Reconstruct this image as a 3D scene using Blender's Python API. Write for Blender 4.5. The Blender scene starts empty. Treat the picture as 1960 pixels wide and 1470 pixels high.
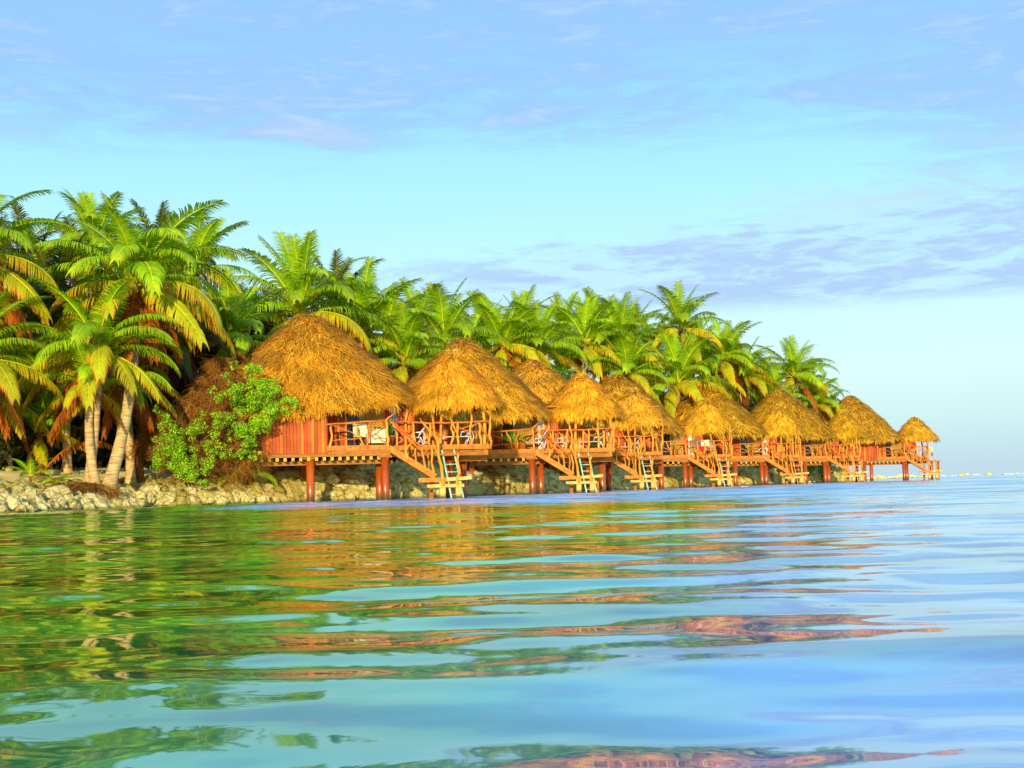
import bpy, math, random
import numpy as np
from mathutils import Vector, Matrix, noise as mnoise

random.seed(7)
scene = bpy.context.scene
COL = scene.collection
R = math.radians
PI = math.pi

# ------------------------------------------------------------------ camera
F = 2692.0                     # focal length in photo pixels (photo 1960 x 1470)
CAM_H = 0.52
PITCH, ROLL = R(4.11), R(1.46)
cam_rot = Matrix.Rotation(R(90) + PITCH, 3, 'X') @ Matrix.Rotation(-ROLL, 3, 'Z')
cam_pos = Vector((0, 0, CAM_H))
cd = bpy.data.cameras.new('camera')
cam = bpy.data.objects.new('camera', cd)
COL.objects.link(cam)
cam.matrix_world = Matrix.Translation(cam_pos) @ cam_rot.to_4x4()
cd.sensor_width = 36.0
cd.lens = F / 1960.0 * 36.0
cd.clip_start = 0.1
cd.clip_end = 20000
scene.camera = cam


def W(px, py, d):
    """world point at forward distance d (along Y) seen at photo pixel px, py (measuring aid)"""
    v = cam_rot @ Vector(((px - 980) / F, -(py - 735) / F, -1.0))
    return cam_pos + v * (d / v.y)


def G(px, d):
    """x at forward distance d of photo column px near the horizon"""
    return W(px, 953.5 - 0.0255 * px, d).x


# ------------------------------------------------------------------ materials
def new_mat(name):
    m = bpy.data.materials.new(name)
    m.use_nodes = True
    nt = m.node_tree
    return m, nt, nt.nodes['Principled BSDF']


def ramp(nt, stops):
    r = nt.nodes.new('ShaderNodeValToRGB')
    el = r.color_ramp.elements
    el[0].position, el[0].color = stops[0][0], (*stops[0][1], 1)
    el[1].position, el[1].color = stops[-1][0], (*stops[-1][1], 1)
    for p, c in stops[1:-1]:
        e = el.new(p)
        e.color = (*c, 1)
    return r


def tex_noise(nt, scale, detail=4, rough=0.6, stretch=(1, 1, 1), dist=0.0):
    tc = nt.nodes.new('ShaderNodeTexCoord')
    mp = nt.nodes.new('ShaderNodeMapping')
    mp.inputs['Scale'].default_value = stretch
    n = nt.nodes.new('ShaderNodeTexNoise')
    n.inputs['Scale'].default_value = scale
    n.inputs['Detail'].default_value = detail
    n.inputs['Roughness'].default_value = rough
    n.inputs['Distortion'].default_value = dist
    nt.links.new(tc.outputs['Object'], mp.inputs[0])
    nt.links.new(mp.outputs[0], n.inputs['Vector'])
    return n


def noise_mat(name, c0, c1, scale=4, stretch=(1, 1, 1), rough=0.7, bump=0.0, bscale=None, spec=0.3, obj_var=0.0, mid=None):
    m, nt, b = new_mat(name)
    n = tex_noise(nt, scale, stretch=stretch)
    st = [(0.3, c0), (0.7, c1)] if mid is None else [(0.25, c0), (0.5, mid), (0.75, c1)]
    r = ramp(nt, st)
    nt.links.new(n.outputs['Fac'], r.inputs[0])
    out = r.outputs[0]
    if obj_var:
        oi = nt.nodes.new('ShaderNodeObjectInfo')
        mr = nt.nodes.new('ShaderNodeMapRange')
        mr.inputs[3].default_value = 1 - obj_var
        mr.inputs[4].default_value = 1 + obj_var
        nt.links.new(oi.outputs['Random'], mr.inputs[0])
        mx = nt.nodes.new('ShaderNodeVectorMath')
        mx.operation = 'SCALE'
        nt.links.new(out, mx.inputs[0])
        nt.links.new(mr.outputs[0], mx.inputs['Scale'])
        out = mx.outputs[0]
    nt.links.new(out, b.inputs['Base Color'])
    b.inputs['Roughness'].default_value = rough
    b.inputs['Specular IOR Level'].default_value = spec
    if bump:
        n2 = tex_noise(nt, bscale or scale * 2, detail=6, stretch=stretch)
        bp = nt.nodes.new('ShaderNodeBump')
        bp.inputs['Strength'].default_value = bump
        bp.inputs['Distance'].default_value = 0.05
        nt.links.new(n2.outputs['Fac'], bp.inputs['Height'])
        nt.links.new(bp.outputs[0], b.inputs['Normal'])
    return m


def leaf_mat(name, transl=0.35, gain=(1, 1, 1), rough=0.45, var=0.16):
    m, nt, b = new_mat(name)
    at = nt.nodes.new('ShaderNodeAttribute')
    at.attribute_name = 'Col'
    oi = nt.nodes.new('ShaderNodeObjectInfo')
    mr = nt.nodes.new('ShaderNodeMapRange')
    mr.inputs[3].default_value = 1 - var
    mr.inputs[4].default_value = 1 + var
    nt.links.new(oi.outputs['Random'], mr.inputs[0])
    n = tex_noise(nt, 1.3, 3)
    mr2 = nt.nodes.new('ShaderNodeMapRange')
    mr2.inputs[1].default_value, mr2.inputs[2].default_value = 0.3, 0.7
    mr2.inputs[3].default_value, mr2.inputs[4].default_value = 0.75, 1.2
    nt.links.new(n.outputs['Fac'], mr2.inputs[0])
    mu = nt.nodes.new('ShaderNodeMath')
    mu.operation = 'MULTIPLY'
    nt.links.new(mr.outputs[0], mu.inputs[0])
    nt.links.new(mr2.outputs[0], mu.inputs[1])
    g = nt.nodes.new('ShaderNodeVectorMath')
    g.operation = 'MULTIPLY'
    g.inputs[1].default_value = gain
    nt.links.new(at.outputs['Color'], g.inputs[0])
    s = nt.nodes.new('ShaderNodeVectorMath')
    s.operation = 'SCALE'
    nt.links.new(g.outputs[0], s.inputs[0])
    nt.links.new(mu.outputs[0], s.inputs['Scale'])
    nt.links.new(s.outputs[0], b.inputs['Base Color'])
    b.inputs['Roughness'].default_value = rough
    b.inputs['Specular IOR Level'].default_value = 0.25
    if transl > 0:
        t = nt.nodes.new('ShaderNodeBsdfTranslucent')
        nt.links.new(s.outputs[0], t.inputs['Color'])
        mx = nt.nodes.new('ShaderNodeMixShader')
        mx.inputs[0].default_value = transl
        nt.links.new(b.outputs[0], mx.inputs[1])
        nt.links.new(t.outputs[0], mx.inputs[2])
        nt.links.new(mx.outputs[0], nt.nodes['Material Output'].inputs[0])
    return m


M = {}
M['leaf'] = leaf_mat('palm_leaf', 0.22, gain=(1.2, .98, .6), rough=0.6)
M['bushleaf'] = leaf_mat('bush_leaf', 0.25, gain=(1.4, 1.3, .7), rough=0.6)
M['thatch'] = leaf_mat('thatch_straw', 0.0, gain=(1.42, 1.34, .5), rough=0.8, var=0.05)
M['vine'] = leaf_mat('dry_vine', 0.0, rough=0.85, var=0.05)
M['trunk'] = noise_mat('palm_bark', (0.34, 0.17, 0.04), (0.80, 0.58, 0.25), 2.2, (1, 1, 7), 0.85, 0.6, 3)
M['fibre'] = noise_mat('palm_fibre', (0.12, 0.035, 0.006), (0.40, 0.15, 0.02), 9, (1, 1, 0.4), 0.9, 0.5)
M['deckwood'] = noise_mat('orange_deck_wood', (0.48, 0.09, 0.003), (0.84, 0.27, 0.010), 3.5, (1.6, 1.6, 1.6), 0.55, 0.2)
M['treadwood'] = noise_mat('red_tread_wood', (0.22, 0.03, 0.003), (0.38, 0.07, 0.005), 3, (1, 1, 1), 0.6, 0.15)
M['beam'] = noise_mat('dark_beam_wood', (0.26, 0.08, 0.005), (0.50, 0.19, 0.014), 3, (0.7, 3, 3), 0.65, 0.2)
M['joist'] = noise_mat('joist_wood', (0.55, 0.30, 0.04), (0.80, 0.50, 0.08), 4, (1, 1, 1), 0.7)
M['pole'] = noise_mat('peeled_branch', (0.52, 0.155, 0.008), (0.84, 0.40, 0.035), 2.2, (2, 2, 0.8), 0.5, 0.15, obj_var=0.12)
M['rail'] = noise_mat('red_branch', (0.46, 0.08, 0.004), (0.80, 0.24, 0.014), 2.5, (1, 1, 1), 0.5, 0.15, obj_var=0.12)
M['pile'] = noise_mat('painted_pile', (0.34, 0.055, 0.006), (0.50, 0.10, 0.010), 2.4, (1, 1, 0.4), 0.24, spec=0.6)
M['pale'] = noise_mat('weathered_plank', (0.48, 0.29, 0.05), (0.80, 0.56, 0.15), 4, (1, 1, 1), 0.75, 0.2)
M['mint'] = noise_mat('mint_paint', (0.20, 0.42, 0.27), (0.36, 0.62, 0.42), 3, rough=0.5)
M['boardc'] = leaf_mat('red_board', 0.0, gain=(1.5, 1.6, 1), rough=0.6, var=0.03)
M['bamboo'] = leaf_mat('bamboo_screen', 0.0, gain=(1.35, .95, .35), rough=0.55, var=0.05)
M['blind'] = noise_mat('straw_blind', (0.38, 0.20, 0.03), (0.55, 0.32, 0.06), 5, (6, 1, 0.6), 0.7)
M['curtain'] = noise_mat('pale_curtain', (0.72, 0.62, 0.34), (0.85, 0.76, 0.48), 4, (6, 1, 0.3), 0.8)
M['glass'] = noise_mat('dark_glass', (0.006, 0.006, 0.008), (0.02, 0.022, 0.03), 1.5, rough=0.08, spec=0.5)
M['bluegrey'] = noise_mat('blue_grey_cloth', (0.10, 0.12, 0.20), (0.22, 0.25, 0.38), 5, (5, 1, 0.4), 0.8)
M['white'] = noise_mat('white_frame', (0.74, 0.74, 0.80), (0.84, 0.84, 0.88), 4, rough=0.35)
M['sling'] = noise_mat('grey_sling', (0.06, 0.10, 0.10), (0.15, 0.17, 0.15), 6, rough=0.7)
M['cream'] = noise_mat('cream_cloth', (0.72, 0.64, 0.34), (0.82, 0.76, 0.48), 4, rough=0.8)
M['legwood'] = noise_mat('chair_leg_wood', (0.12, 0.014, 0.003), (0.22, 0.03, 0.004), 5, rough=0.5)
M['pot'] = noise_mat('terracotta', (0.46, 0.10, 0.008), (0.66, 0.19, 0.015), 4, rough=0.7)
M['soil'] = noise_mat('soil', (0.03, 0.015, 0.006), (0.08, 0.04, 0.012), 9, rough=0.95)
M['red'] = noise_mat('red_cloth', (0.55, 0.015, 0.006), (0.7, 0.03, 0.01), 4, rough=0.8)


def add_tide(mat, z0=.12, z1=.42):
    nt = mat.node_tree
    b = nt.nodes['Principled BSDF']
    src = b.inputs['Base Color'].links[0].from_socket
    ge = nt.nodes.new('ShaderNodeNewGeometry')
    sp = nt.nodes.new('ShaderNodeSeparateXYZ')
    nt.links.new(ge.outputs['Position'], sp.inputs[0])
    n = tex_noise(nt, 5, 4)
    ad = nt.nodes.new('ShaderNodeMath')
    ad.operation = 'MULTIPLY_ADD'
    ad.inputs[1].default_value = .35
    nt.links.new(n.outputs['Fac'], ad.inputs[0])
    nt.links.new(sp.outputs['Z'], ad.inputs[2])
    mr = nt.nodes.new('ShaderNodeMapRange')
    mr.inputs[1].default_value, mr.inputs[2].default_value = z0 + .17, z1 + .17
    nt.links.new(ad.outputs[0], mr.inputs[0])
    mx = nt.nodes.new('ShaderNodeMix')
    mx.data_type = 'RGBA'
    mx.inputs[6].default_value = (.10, .055, .012, 1)
    nt.links.new(mr.outputs[0], mx.inputs[0])
    nt.links.new(src, mx.inputs[7])
    nt.links.new(mx.outputs[2], b.inputs['Base Color'])


add_tide(M['pile'])
add_tide(M['pale'], .05, .25)


def rock_mat(name, dark, mid, light, scale=1.6):
    m, nt, b = new_mat(name)
    n = tex_noise(nt, scale, 8, 0.65, (1, 1, 1.6), 0.4)
    r = ramp(nt, [(0.30, dark), (0.46, mid), (0.66, light)])
    nt.links.new(n.outputs['Fac'], r.inputs[0])
    v = nt.nodes.new('ShaderNodeTexVoronoi')
    v.feature = 'DISTANCE_TO_EDGE'
    v.inputs['Scale'].default_value = 1.5
    n0 = tex_noise(nt, 2.0, 4)
    mx0 = nt.nodes.new('ShaderNodeMix')
    mx0.data_type = 'VECTOR'
    mx0.inputs[0].default_value = 0.35
    tc = nt.nodes.new('ShaderNodeTexCoord')
    nt.links.new(tc.outputs['Object'], mx0.inputs[4])
    nt.links.new(n0.outputs['Color'], mx0.inputs[5])
    nt.links.new(mx0.outputs[1], v.inputs['Vector'])
    cr = ramp(nt, [(0.0, (0.50, 0.40, 0.26) if scale > 2 else (0.72, 0.66, 0.55)), (0.07, (1, 1, 1))])
    nt.links.new(v.outputs['Distance'], cr.inputs[0])
    mu = nt.nodes.new('ShaderNodeVectorMath')
    mu.operation = 'MULTIPLY'
    nt.links.new(r.outputs[0], mu.inputs[0])
    nt.links.new(cr.outputs[0], mu.inputs[1])
    # dark wet, algae-stained foot just above the water line
    ge = nt.nodes.new('ShaderNodeNewGeometry')
    sp = nt.nodes.new('ShaderNodeSeparateXYZ')
    nt.links.new(ge.outputs['Position'], sp.inputs[0])
    wet = nt.nodes.new('ShaderNodeMapRange')
    wet.inputs[1].default_value, wet.inputs[2].default_value = 0.03, 0.14
    wet.inputs[3].default_value, wet.inputs[4].default_value = 0.40, 1.0
    nt.links.new(sp.outputs['Z'], wet.inputs[0])
    sc = nt.nodes.new('ShaderNodeVectorMath')
    sc.operation = 'SCALE'
    nt.links.new(mu.outputs[0], sc.inputs[0])
    nt.links.new(wet.outputs[0], sc.inputs['Scale'])
    nt.links.new(sc.outputs[0], b.inputs['Base Color'])
    b.inputs['Roughness'].default_value = 0.9
    b.inputs['Specular IOR Level'].default_value = 0.15
    n3 = tex_noise(nt, 4.5, 8, 0.7, (1, 1, 1.7))
    bp = nt.nodes.new('ShaderNodeBump')
    bp.inputs['Strength'].default_value = 1.0
    bp.inputs['Distance'].default_value = 0.3 if name == 'limestone_bank' else 0.14
    nt.links.new(n3.outputs['Fac'], bp.inputs['Height'])
    nt.links.new(bp.outputs[0], b.inputs['Normal'])
    return m, nt, b, sc


M['rock'] = rock_mat('coral_rock', (0.58, 0.38, 0.08), (0.95, 0.76, 0.26), (0.99, 0.92, 0.52), 2.2)[0]
M['bank'] = rock_mat('limestone_bank', (0.30, 0.17, 0.012), (0.97, 0.74, 0.14), (1.0, 0.90, 0.34), 2.6)[0]
M['sand'] = noise_mat('sand', (0.95, 0.74, 0.22), (0.98, 0.87, 0.38), 0.9, rough=0.95, bump=0.4, bscale=5)
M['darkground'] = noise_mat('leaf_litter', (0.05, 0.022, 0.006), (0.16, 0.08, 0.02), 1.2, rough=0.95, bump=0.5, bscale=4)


# ------------------------------------------------------------------ mesh helpers
class MB:
    def __init__(self):
        self.v, self.f, self.c = [], [], []

    def add(self, vs, fs, col=None):
        o = len(self.v)
        self.v += [tuple(p) for p in vs]
        self.f += [tuple(i + o for i in f) for f in fs]
        self.c += [col or (1, 1, 1)] * len(vs)

    def box(self, x0, x1, y0, y1, z0, z1, col=None):
        self.add([(x0, y0, z0), (x1, y0, z0), (x1, y1, z0), (x0, y1, z0), (x0, y0, z1), (x1, y0, z1), (x1, y1, z1), (x0, y1, z1)],
                 [(3, 2, 1, 0), (4, 5, 6, 7), (0, 1, 5, 4), (1, 2, 6, 5), (2, 3, 7, 6), (3, 0, 4, 7)], col)

    def bar(self, a, b, w, h, up=(0, 0, 1), col=None):
        a, b = Vector(a), Vector(b)
        t = (b - a).normalized()
        s = t.cross(Vector(up))
        if s.length < 1e-4:
            s = t.cross(Vector((0, 1, 0)))
        s.normalize()
        u = s.cross(t)
        vs = []
        for p in (a, b):
            for sx, su in ((-1, -1), (1, -1), (1, 1), (-1, 1)):
                vs.append(p + s * (w / 2 * sx) + u * (h / 2 * su))
        self.add(vs, [(3, 2, 1, 0), (4, 5, 6, 7), (0, 1, 5, 4), (1, 2, 6, 5), (2, 3, 7, 6), (3, 0, 4, 7)], col)

    def tube(self, pts, radii, n=7, col=None, cap=True):
        pts = [Vector(p) for p in pts]
        if not hasattr(radii, '__len__'):
            radii = [radii] * len(pts)
        vs, fs = [], []
        ref = None
        for i, p in enumerate(pts):
            t = (pts[min(i + 1, len(pts) - 1)] - pts[max(i - 1, 0)]).normalized()
            if ref is None:
                ref = t.cross(Vector((0.31, 0.9, 0.2)))
            s = (ref - t * ref.dot(t)).normalized()
            ref = s
            u = t.cross(s)
            for k in range(n):
                a = 2 * PI * k / n
                vs.append(p + (s * math.cos(a) + u * math.sin(a)) * radii[i])
        for i in range(len(pts) - 1):
            for k in range(n):
                k2 = (k + 1) % n
                fs.append((i * n + k, i * n + k2, (i + 1) * n + k2, (i + 1) * n + k))
        if cap:
            fs.append(tuple(range(n - 1, -1, -1)))
            fs.append(tuple((len(pts) - 1) * n + k for k in range(n)))
        self.add(vs, fs, col)

    def mesh(self, name, mat, smooth=False, colors=False):
        me = bpy.data.meshes.new(name)
        me.from_pydata(self.v, [], self.f)
        if colors:
            at = me.color_attributes.new('Col', 'FLOAT_COLOR', 'POINT')
            at.data.foreach_set('color', np.hstack([np.array(self.c, dtype=np.float32), np.ones((len(self.c), 1), np.float32)]).ravel())
        me.materials.append(mat)
        if smooth:
            me.polygons.foreach_set('use_smooth', [True] * len(me.polygons))
        me.update()
        return me

    def build(self, name, mat, parent=None, smooth=False, colors=False, loc=None):
        return link(name, self.mesh(name, mat, smooth, colors), parent, loc)


def np_mesh(name, V, Fq, Cc, mat, smooth=False):
    me = bpy.data.meshes.new(name)
    n, m = len(V), len(Fq)
    me.vertices.add(n)
    me.vertices.foreach_set('co', np.ascontiguousarray(V, dtype=np.float32).ravel())
    me.loops.add(m * 4)
    me.loops.foreach_set('vertex_index', np.ascontiguousarray(Fq, dtype=np.int32).ravel())
    me.polygons.add(m)
    me.polygons.foreach_set('loop_start', np.arange(0, m * 4, 4, dtype=np.int32))
    me.polygons.foreach_set('loop_total', np.full(m, 4, dtype=np.int32))
    if smooth:
        me.polygons.foreach_set('use_smooth', np.ones(m, dtype=bool))
    if Cc is not None:
        at = me.color_attributes.new('Col', 'FLOAT_COLOR', 'POINT')
        at.data.foreach_set('color', np.hstack([Cc, np.ones((n, 1))]).astype(np.float32).ravel())
    me.materials.append(mat)
    me.update(calc_edges=True)
    me.validate()
    return me


def link(name, me, parent=None, loc=None):
    o = bpy.data.objects.new(name, me)
    COL.objects.link(o)
    if parent is not None:
        o.parent = parent
    if loc is not None:
        o.location = loc
    return o


def thing(name, label, cat, loc=(0, 0, 0), rz=0.0, group=None):
    o = bpy.data.objects.new(name, None)
    COL.objects.link(o)
    o.empty_display_size = 0.3
    o.location = loc
    o.rotation_euler = (0, 0, rz)
    o['label'], o['category'] = label, cat
    if group:
        o['group'] = group
    return o


def tag(o, label, cat, group=None, kind=None):
    if label:
        o['label'] = label
    if cat:
        o['category'] = cat
    if group:
        o['group'] = group
    if kind:
        o['kind'] = kind
    return o


def copy_tree(root, label, loc, rz):
    r = root.copy()
    COL.objects.link(r)
    r.location = loc
    r.rotation_euler = (0, 0, rz)
    r['label'] = label
    for ch in list(root.children):
        c = ch.copy()
        COL.objects.link(c)
        c.parent = r
        for g in list(ch.children):
            d = g.copy()
            COL.objects.link(d)
            d.parent = c
    return r


# ------------------------------------------------------------------ world and sun
SUN_EL, SUN_AZ = R(11), R(-3)     # sun stands behind the camera, a little to its left
world = bpy.data.worlds.new('World')
scene.world = world
world.use_nodes = True
nt = world.node_tree
bg = nt.nodes['Background']
sky = nt.nodes.new('ShaderNodeTexSky')
sky.sky_type = 'NISHITA'
sky.sun_disc = False
sky.sun_elevation = SUN_EL
sun_from = Vector((math.sin(SUN_AZ) * math.cos(SUN_EL), -math.cos(SUN_AZ) * math.cos(SUN_EL), math.sin(SUN_EL)))
sky.sun_rotation = math.atan2(sun_from.x, sun_from.y)
bg.inputs['Strength'].default_value = 0.12
nt.links.new(sky.outputs[0], bg.inputs['Color'])
L = nt.links.new


def mth(op, a, b=None, c=None, clamp=False):
    n = nt.nodes.new('ShaderNodeMath')
    n.operation = op
    n.use_clamp = clamp
    for i, x in enumerate((a, b, c)):
        if x is None:
            continue
        if isinstance(x, (int, float)):
            n.inputs[i].default_value = x
        else:
            L(x, n.inputs[i])
    return n.outputs[0]


def sstep(x, lo, hi, a=0.0, b=1.0):
    n = nt.nodes.new('ShaderNodeMapRange')
    n.interpolation_type = 'SMOOTHSTEP'
    L(x, n.inputs[0])
    n.inputs[1].default_value, n.inputs[2].default_value = lo, hi
    n.inputs[3].default_value, n.inputs[4].default_value = a, b
    return n.outputs[0]


tc = nt.nodes.new('ShaderNodeTexCoord')
sep = nt.nodes.new('ShaderNodeSeparateXYZ')
L(tc.outputs['Generated'], sep.inputs[0])
az = mth('MULTIPLY', mth('ARCTAN2', sep.outputs[0], sep.outputs[1]), 180 / PI)
el = mth('MULTIPLY', mth('ARCSINE', sep.outputs[2]), 180 / PI)
grad = ramp(nt, [(0.0, (0.54, 0.75, 0.86)), (0.022, (0.60, 0.86, 0.90)), (0.06, (0.72, 0.99, 0.98)), (0.11, (0.62, 1.0, 1.0)),
                 (0.165, (0.47, 0.93, 1.0)), (0.22, (0.36, 0.80, 1.0)), (0.28, (0.28, 0.66, 1.0)), (0.42, (0.12, 0.40, 0.95)), (1.0, (0.04, 0.14, 0.5))])
L(mth('DIVIDE', el, 70.0, clamp=True), grad.inputs[0])


def sky_noise(su, sv, scale, detail, rough, dist, off=0.0):
    cb = nt.nodes.new('ShaderNodeCombineXYZ')
    L(mth('MULTIPLY', az, su), cb.inputs[0])
    L(mth('MULTIPLY', el, sv), cb.inputs[1])
    cb.inputs[2].default_value = off
    n = nt.nodes.new('ShaderNodeTexNoise')
    n.inputs['Scale'].default_value = scale
    n.inputs['Detail'].default_value = detail
    n.inputs['Roughness'].default_value = rough
    n.inputs['Distortion'].default_value = dist
    L(cb.outputs[0], n.inputs['Vector'])
    return n.outputs['Fac']


big = sky_noise(0.05, 0.22, 1.0, 5, 0.55, 0.3, 3.1)
wisp = sky_noise(0.14, 0.75, 1.0, 8, 0.62, 0.8, 7.7)
fine = sky_noise(0.35, 1.6, 1.0, 6, 0.65, 1.0, 1.2)
bz = mth('SUBTRACT', big, 0.5)
wz = mth('SUBTRACT', wisp, 0.5)
fz = mth('SUBTRACT', fine, 0.5)
# high sheet of lavender cloud from about 14 degrees up, lower towards the right-hand side
elw = mth('ADD', mth('ADD', el, mth('MULTIPLY', bz, 7.0)), mth('ADD', mth('MULTIPLY', wz, 5.0), mth('MULTIPLY', fz, 2.0)))
elw = mth('ADD', elw, sstep(az, 8, 22, 0.0, 1.6))
c1 = mth('MULTIPLY', sstep(elw, 12.6, 15.8), sstep(el, 30, 55, 1.0, 0.4))
c1 = mth('MULTIPLY', c1, sstep(mth('ADD', wz, mth('MULTIPLY', fz, 0.6)), -0.22, 0.08, 0.50, 1.0))
# lower bank of cloud to the right, between about 6.5 and 10.5 degrees
elb = mth('ADD', el, mth('ADD', mth('MULTIPLY', wz, 3.4), mth('MULTIPLY', fz, 1.8)))
edge = mth('ADD', 9.2, mth('MULTIPLY', sstep(az, -6, 20), 1.6))
up = sstep(mth('SUBTRACT', edge, elb), -0.7, 0.9)
lo = sstep(mth('ADD', el, mth('ADD', mth('MULTIPLY', wz, 1.2), mth('MULTIPLY', fz, 0.7))), 6.4, 7.3)
c2 = mth('MULTIPLY', mth('MULTIPLY', up, lo), sstep(mth('ADD', az, mth('MULTIPLY', bz, 8.0)), -11, 2))
c2 = mth('MULTIPLY', c2, sstep(mth('ADD', wz, mth('MULTIPLY', fz, 0.9)), -0.10, 0.12, 1.0, 0.3))
# faint pink-grey wisps between the two
c3 = mth('MULTIPLY', sstep(mth('ADD', wz, bz), 0.05, 0.28), sstep(el, 9, 11))
c3 = mth('MULTIPLY', c3, sstep(el, 14, 17, 0.45, 0.0))
# thin haze low over the sea on the right
c4 = mth('MULTIPLY', sstep(el, 0.3, 2.4, 0.32, 0.0), sstep(az, 5, 18))


def mixc(fac, a, col):
    n = nt.nodes.new('ShaderNodeMix')
    n.data_type = 'RGBA'
    L(fac, n.inputs[0])
    L(a, n.inputs[6])
    if isinstance(col, tuple):
        n.inputs[7].default_value = (*col, 1)
    else:
        L(col, n.inputs[7])
    return n.outputs[2]


c = mixc(mth('MULTIPLY', c1, 0.86), grad.outputs[0], (0.33, 0.58, 0.99))
c = mixc(mth('MULTIPLY', c2, 1.0), c, (0.45, 0.65, 0.97))
c = mixc(c3, c, (0.60, 0.70, 0.92))
c = mixc(c4, c, (0.52, 0.66, 0.82))
hl = mth('MULTIPLY', mth('MULTIPLY', sstep(mth('ADD', fz, wz), -0.02, 0.3), mth('MAXIMUM', c1, c2)), 0.32)
c = mixc(hl, c, (0.66, 0.84, 1.0))
bg2 = nt.nodes.new('ShaderNodeBackground')
bg2.inputs['Strength'].default_value = 1.03
L(c, bg2.inputs['Color'])
mxs = nt.nodes.new('ShaderNodeMixShader')
mxs.inputs[0].default_value = 0.95
L(bg.outputs[0], mxs.inputs[1])
L(bg2.outputs[0], mxs.inputs[2])
L(mxs.outputs[0], nt.nodes['World Output'].inputs[0])

sd = bpy.data.lights.new('sun', 'SUN')
sd.energy = 5.0
sd.angle = R(0.6)
sd.color = (1.0, 0.84, 0.50)
sun = bpy.data.objects.new('sun', sd)
COL.objects.link(sun)
sun.rotation_euler = (-sun_from).to_track_quat('-Z', 'Y').to_euler()
sun.location = sun_from * 60

scene.view_settings.view_transform = 'Standard'
scene.view_settings.look = 'None'
scene.view_settings.exposure = 0
scene.render.engine = 'CYCLES'
scene.cycles.max_bounces = 8
scene.cycles.use_denoising = True

# ------------------------------------------------------------------ water
rng = np.random.RandomState(11)


def wave_height(x, y, sp):
    z = np.zeros_like(x)
    warp = 0.5 * np.sin(0.33 * x + 0.21 * y + 1.0) + 0.4 * np.sin(-0.17 * x + 0.45 * y + 2.2)
    comps = [(3.3, 0.0100, 5, 0.13), (2.1, 0.0080, 6, 0.22), (1.35, 0.0054, 7, 0.34), (0.85, 0.0034, 9, 0.46), (0.50, 0.0016, 10, 0.6), (0.27, 0.0004, 10, 0.8)]
    for lam0, amp0, n, spread in comps:
        for i in range(n):
            lam = lam0 * math.exp(rng.normal(0, 0.16))
            th = PI / 2 + R(7) + rng.normal(0, spread)
            k = 2 * PI / lam
            ph = rng.uniform(0, 2 * PI)
            a = amp0 / math.sqrt(n) * 1.2
            fade = np.clip((lam / sp - 3.0) / 4.0, 0, 1)
            z += a * fade * np.sin(k * (x * math.cos(th) + y * math.sin(th)) + ph + warp * (0.6 if lam > 1 else 1.1))
    return z


ys = [0.6]
while ys[-1] < 400:
    ys.append(ys[-1] + max(0.022, ys[-1] * 0.0075))
ys = np.array([-300, -80, -20, -5, -1, 0.1] + ys + [500, 700, 1000, 1600, 2600, 4500, 9000], dtype=float)
xs = [0.0]
while xs[-1] < 120:
    xs.append(xs[-1] + max(0.035, xs[-1] * 0.016))
xs = np.array(xs + [160, 240, 400, 700, 1200, 2400, 5000])
xs = np.concatenate([-xs[:0:-1], xs])
XX, YY = np.meshgrid(xs, ys)
SP = np.maximum(np.gradient(ys)[:, None] + 0 * XX, 0.45 * np.gradient(xs)[None, :] + 0 * XX)
ZZ = wave_height(XX, YY, SP)
ny, nx = XX.shape
idx = np.arange(ny * nx).reshape(ny, nx)
FQ = np.stack([idx[:-1, :-1], idx[:-1, 1:], idx[1:, 1:], idx[1:, :-1]], -1).reshape(-1, 4)
m, wt, b = new_mat('lagoon_water')
LW = wt.links.new
geo = wt.nodes.new('ShaderNodeNewGeometry')


def wmath(op, a, b2=None):
    n = wt.nodes.new('ShaderNodeMath')
    n.operation = op
    for i, x in enumerate((a, b2)):
        if x is None:
            continue
        if isinstance(x, (int, float)):
            n.inputs[i].default_value = x
        else:
            LW(x, n.inputs[i])
    return n.outputs[0]


def wnoise(stretch, scale, detail, rough=0.5, rot=0.1):
    mp = wt.nodes.new('ShaderNodeMapping')
    mp.inputs['Scale'].default_value = stretch
    mp.inputs['Rotation'].default_value = (0, 0, rot)
    LW(geo.outputs['Position'], mp.inputs[0])
    n = wt.nodes.new('ShaderNodeTexNoise')
    n.inputs['Scale'].default_value = scale
    n.inputs['Detail'].default_value = detail
    n.inputs['Roughness'].default_value = rough
    LW(mp.outputs[0], n.inputs['Vector'])
    return n


sepw = wt.nodes.new('ShaderNodeSeparateXYZ')
LW(geo.outputs['Position'], sepw.inputs[0])


def wmap(x, a, b2, c0, c1, smooth=True):
    n = wt.nodes.new('ShaderNodeMapRange')
    if smooth:
        n.interpolation_type = 'SMOOTHSTEP'
    LW(x, n.inputs[0])
    for i, v in enumerate((a, b2, c0, c1)):
        n.inputs[i + 1].default_value = v
    return n.outputs[0]


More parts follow.
